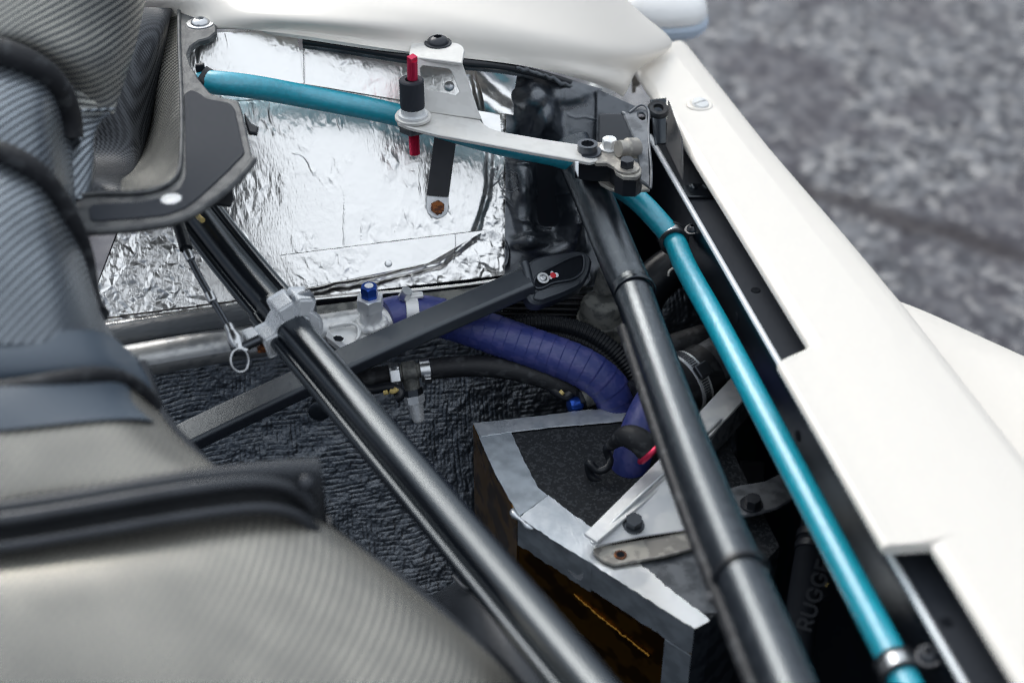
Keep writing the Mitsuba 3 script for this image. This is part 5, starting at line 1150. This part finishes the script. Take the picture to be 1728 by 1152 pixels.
# ------------------------------------------------------------------ things deep in the bay
RS = "reservoir_cap"
tag(RS, "worn grey moulded cap behind the upper strut tube", "reservoir cap")
rq = np.asarray((0.2652,0.9684,0.794))
obj(RS + "__cap", put(lathe([(0, 0.024), (0.012, 0.0235), (0.0165, 0.021), (0.0185, 0.016), (0.0190, 0.004), (0.0205, 0.003), (0.0205, -0.03), (0, -0.03)], 40), rq, (0.1, 0, 1)), "worn_cast")
obj(RS + "__lug", box((0.018, 0.014, 0.016), 0.002, rq + V(0.016, -0.014, -0.004)), "worn_cast")
obj(RS + "__neck", put(lathe([(0, 0), (0.010, 0), (0.011, 0.02), (0, 0.02)], 30), rq + V(0.006, 0.012, 0.022), (0.3, 0, 1)), "worn_cast")
for nm, dy, r, lab in (("ribbed_hose", 0, .0078, "outer dark ribbed hose curving behind the blue hose"), ("ribbed_hose_001", 15, .0066, "inner dark ribbed hose curving just above the blue hose")):
    hp = np.array([(0.1728,0.9655,0.7998),(0.1955,0.9638,0.8035),(0.22,0.9582,0.8041),(0.2459,0.9476,0.8),(0.266,0.9337,0.7898),(0.2812,0.9176,0.772),(0.2878,0.9099,0.7464)]) + V(-0.002, -0.004, -0.008) * dy / 15
    cv = curve(hp, 360)
    obj(nm + "__tube", tube(np.column_stack([cv, r + 0.0005 * np.sin(np.arange(360) * 0.9)]), 1, smoothline=False, sides=20)[:2], "black_plastic", smooth=True)
    tag(nm, lab, "hose", None)
for k in range(7):
    p0, p1 = np.asarray((0.1764,0.9985,0.8113)) + V(0, 0, -0.006 * k), np.asarray((0.314,0.9787,0.8036)) + V(0, 0, -0.006 * k)
    obj("belt_ribs__rib", tube([p0, p1], 0.0024, 6, 10), "black_plastic")
tag("belt_ribs", "dark horizontal ribs in shade behind the beam end", "ribbed panel")
GP = "grey_outlet_pipe"
tag(GP, "dull grey outlet pipe with a worm drive clamp behind the strut tube", "pipe")
g0, g1 = np.asarray((0.2955,0.872,0.7822)), np.asarray((0.4017,0.9192,0.7974))
gd = unit(g1 - g0)
obj(GP + "__pipe", tube([g0, g1], 0.0225, 30, 40)[:2], "grey_metal", smooth=True)
obj(GP + "__sleeve", tube([g0 - gd * 0.02, g0 + gd * 0.046], 0.0245, 10, 40), "rubber")
gc = g0 + gd * 0.026
obj(GP + "__band", ring(gc, gd, 0.0247, 0.011, 0.0011), "bare_aluminium")
A = axes(gd, (-0.2, -0.7, 0.7))
sl = []
for t in np.linspace(-1.4, 1.6, 36):
    c = A[:, 0] * math.cos(t) + A[:, 1] * math.sin(t)
    sl.append(put(box((0.0013, 0.0062, 0.0010), 0.0003), gc + c * 0.0261, c, -A[:, 0] * math.sin(t) + A[:, 1] * math.cos(t)))
obj(GP + "__band_thread", cat(*sl), "dark_steel", "dark slots of the worm clamp band", kind="stuff")
obj(GP + "__housing", put(box((0.012, 0.013, 0.006), 0.0015), gc + A[:, 0] * 0.0285 + gd * 0.002, A[:, 0], A[:, 1]), "dark_steel")
wpts = [(0.3614,0.8987,0.8186),(0.3619,0.8901,0.8156),(0.3633,0.8838,0.8109),(0.3642,0.8788,0.806)]
obj(GP + "__weld", tube([(*p, 0.0038 + 0.0016 * math.sin(k * 1.3)) for k, p in enumerate(curve(wpts, 22))], 1, 90, 12), "bare_aluminium", "lumpy bright weld")
obj(GP + "__flange_tube", tube([(0.3619,0.9071,0.8216),(0.3663,0.8844,0.804),(0.3783,0.8622,0.7822),(0.3908,0.8506,0.7614)], 0.0110, 30, 20), "grey_metal")
TH2 = "textured_black_hose"
obj(TH2 + "__tube", tube([(0.3049,0.9237,0.7866),(0.3368,0.9273,0.7913),(0.3687,0.9298,0.7945),(0.4068,0.9313,0.7895)], 0.0125, 40, 22)[:2], "rubber", smooth=True)
tag(TH2, "textured black hose lying above the grey outlet pipe", "hose")
RH = "embossed_rubber_hose"
rp = [(0.3716,0.7228,0.7963),(0.3596,0.6983,0.7856),(0.3443,0.6687,0.7756),(0.3273,0.6341,0.767),(0.3094,0.5949,0.7603),(0.2983,0.567,0.7537)]
obj(RH + "__tube", tube(rp, 0.0112, 60, 26)[:2], "void_black", smooth=True)
for q in [(0.3676,0.7146,0.7926),(0.3566,0.692,0.7831),(0.3523,0.6833,0.7805)]:
    obj(RH + "__collar", ring(q, np.asarray(rp[1]) - np.asarray(rp[0]), 0.0112, 0.006, 0.0016), "black_plastic")
ta, tb = np.asarray((0.3226,0.6177,0.7724)), np.asarray((0.3449,0.6648,0.784))
obj(RH + "__lettering", put(meshkit.text_mesh("RUGGED", 0.0105, 0.0010, True), ta + V(0, -0.0088, 0.0060), unit(V(-0.15, -0.78, 0.6)), tb - ta), "black_plastic", "raised lettering", smooth=False)
tag(RH, "black hose with raised lettering in the shade under the teal hose", "hose")
obj("drain_bolt", put(cat(washer(0.002, 0.0075, 0.002), put(hexhead(0.009, 0.004), (0, 0, 0.002))), (0.3673,0.6837,0.7338), (0, -.6, .8)), "black_plastic", "dark bolt deep in the bay beside the lettered hose", "bolt")
obj("wire_end", tube([(0.3671,0.6835,0.742),(0.3687,0.6817,0.7417)], 0.0018, 6, 8), "yellow_plastic", "tiny yellow wire end deep in the right of the bay", "wire end")
obj("loose_wire", tube([(0.3023,0.9036,0.8777),(0.3042,0.906,0.8815),(0.3085,0.9063,0.883),(0.3116,0.9003,0.8842)], 0.0012, 20, 8), "beige_steel", "thin tan wire curl left of the teal hose", "wire")
obj("side_hose", tube([(0.3091,0.996,0.7832),(0.3275,1.0081,0.8044),(0.3551,1.0122,0.8172),(0.3917,1.0082,0.8214)], 0.019, 30, 20)[:2], "black_plastic", "thick black hose in shade beside the upper strut tube", "hose", smooth=True)
SL = "woven_carbon_sleeve"
obj(SL + "__shell", sheet([[(0.1059,0.7421,0.7441),(0.1117,0.7174,0.7633),(0.1267,0.6776,0.7729),(0.1494,0.6308,0.7668),(0.1688,0.5753,0.7564)],
                           [(0.0963,0.7251,0.7526),(0.1027,0.6876,0.7802),(0.1154,0.6477,0.7892),(0.1313,0.6032,0.7843),(0.1443,0.5558,0.7747)],
                           [(0.0842,0.7235,0.7474),(0.0913,0.6825,0.7703),(0.1033,0.6387,0.7824),(0.1153,0.5972,0.7805),(0.1214,0.5548,0.7758)],
                           [(0.071,0.745,0.7219),(0.0802,0.6974,0.745),(0.0917,0.6489,0.7591),(0.1004,0.6057,0.7624),(0.1046,0.5656,0.7604)]], 60, 50, 0.003), "carbon_black")
obj(SL + "__lip", tube([(0.095,0.7069,0.7787),(0.098,0.6963,0.7823),(0.1015,0.6898,0.7829),(0.1106,0.7024,0.7767),(0.119,0.6854,0.7816)], 0.0012, 30, 8), "strap_grey")
tag(SL, "dark woven carbon sleeve between the duct and the diagonal brace", "sleeve")

# ------------------------------------------------------------------ the dark tub that closes the bay
TUB = "engine_bay_tub"  # closed dark box added round the bay to stop light
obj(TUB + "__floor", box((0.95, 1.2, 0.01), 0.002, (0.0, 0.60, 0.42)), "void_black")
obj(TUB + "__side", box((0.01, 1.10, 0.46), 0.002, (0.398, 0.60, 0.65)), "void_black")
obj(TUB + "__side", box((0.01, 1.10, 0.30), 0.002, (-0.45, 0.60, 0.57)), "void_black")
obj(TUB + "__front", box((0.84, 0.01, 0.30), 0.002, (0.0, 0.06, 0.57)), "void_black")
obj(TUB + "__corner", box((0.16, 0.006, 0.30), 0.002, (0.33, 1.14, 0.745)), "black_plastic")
tag(TUB, "dark box added as lower walls and floor of the bay to stop light", "engine bay")
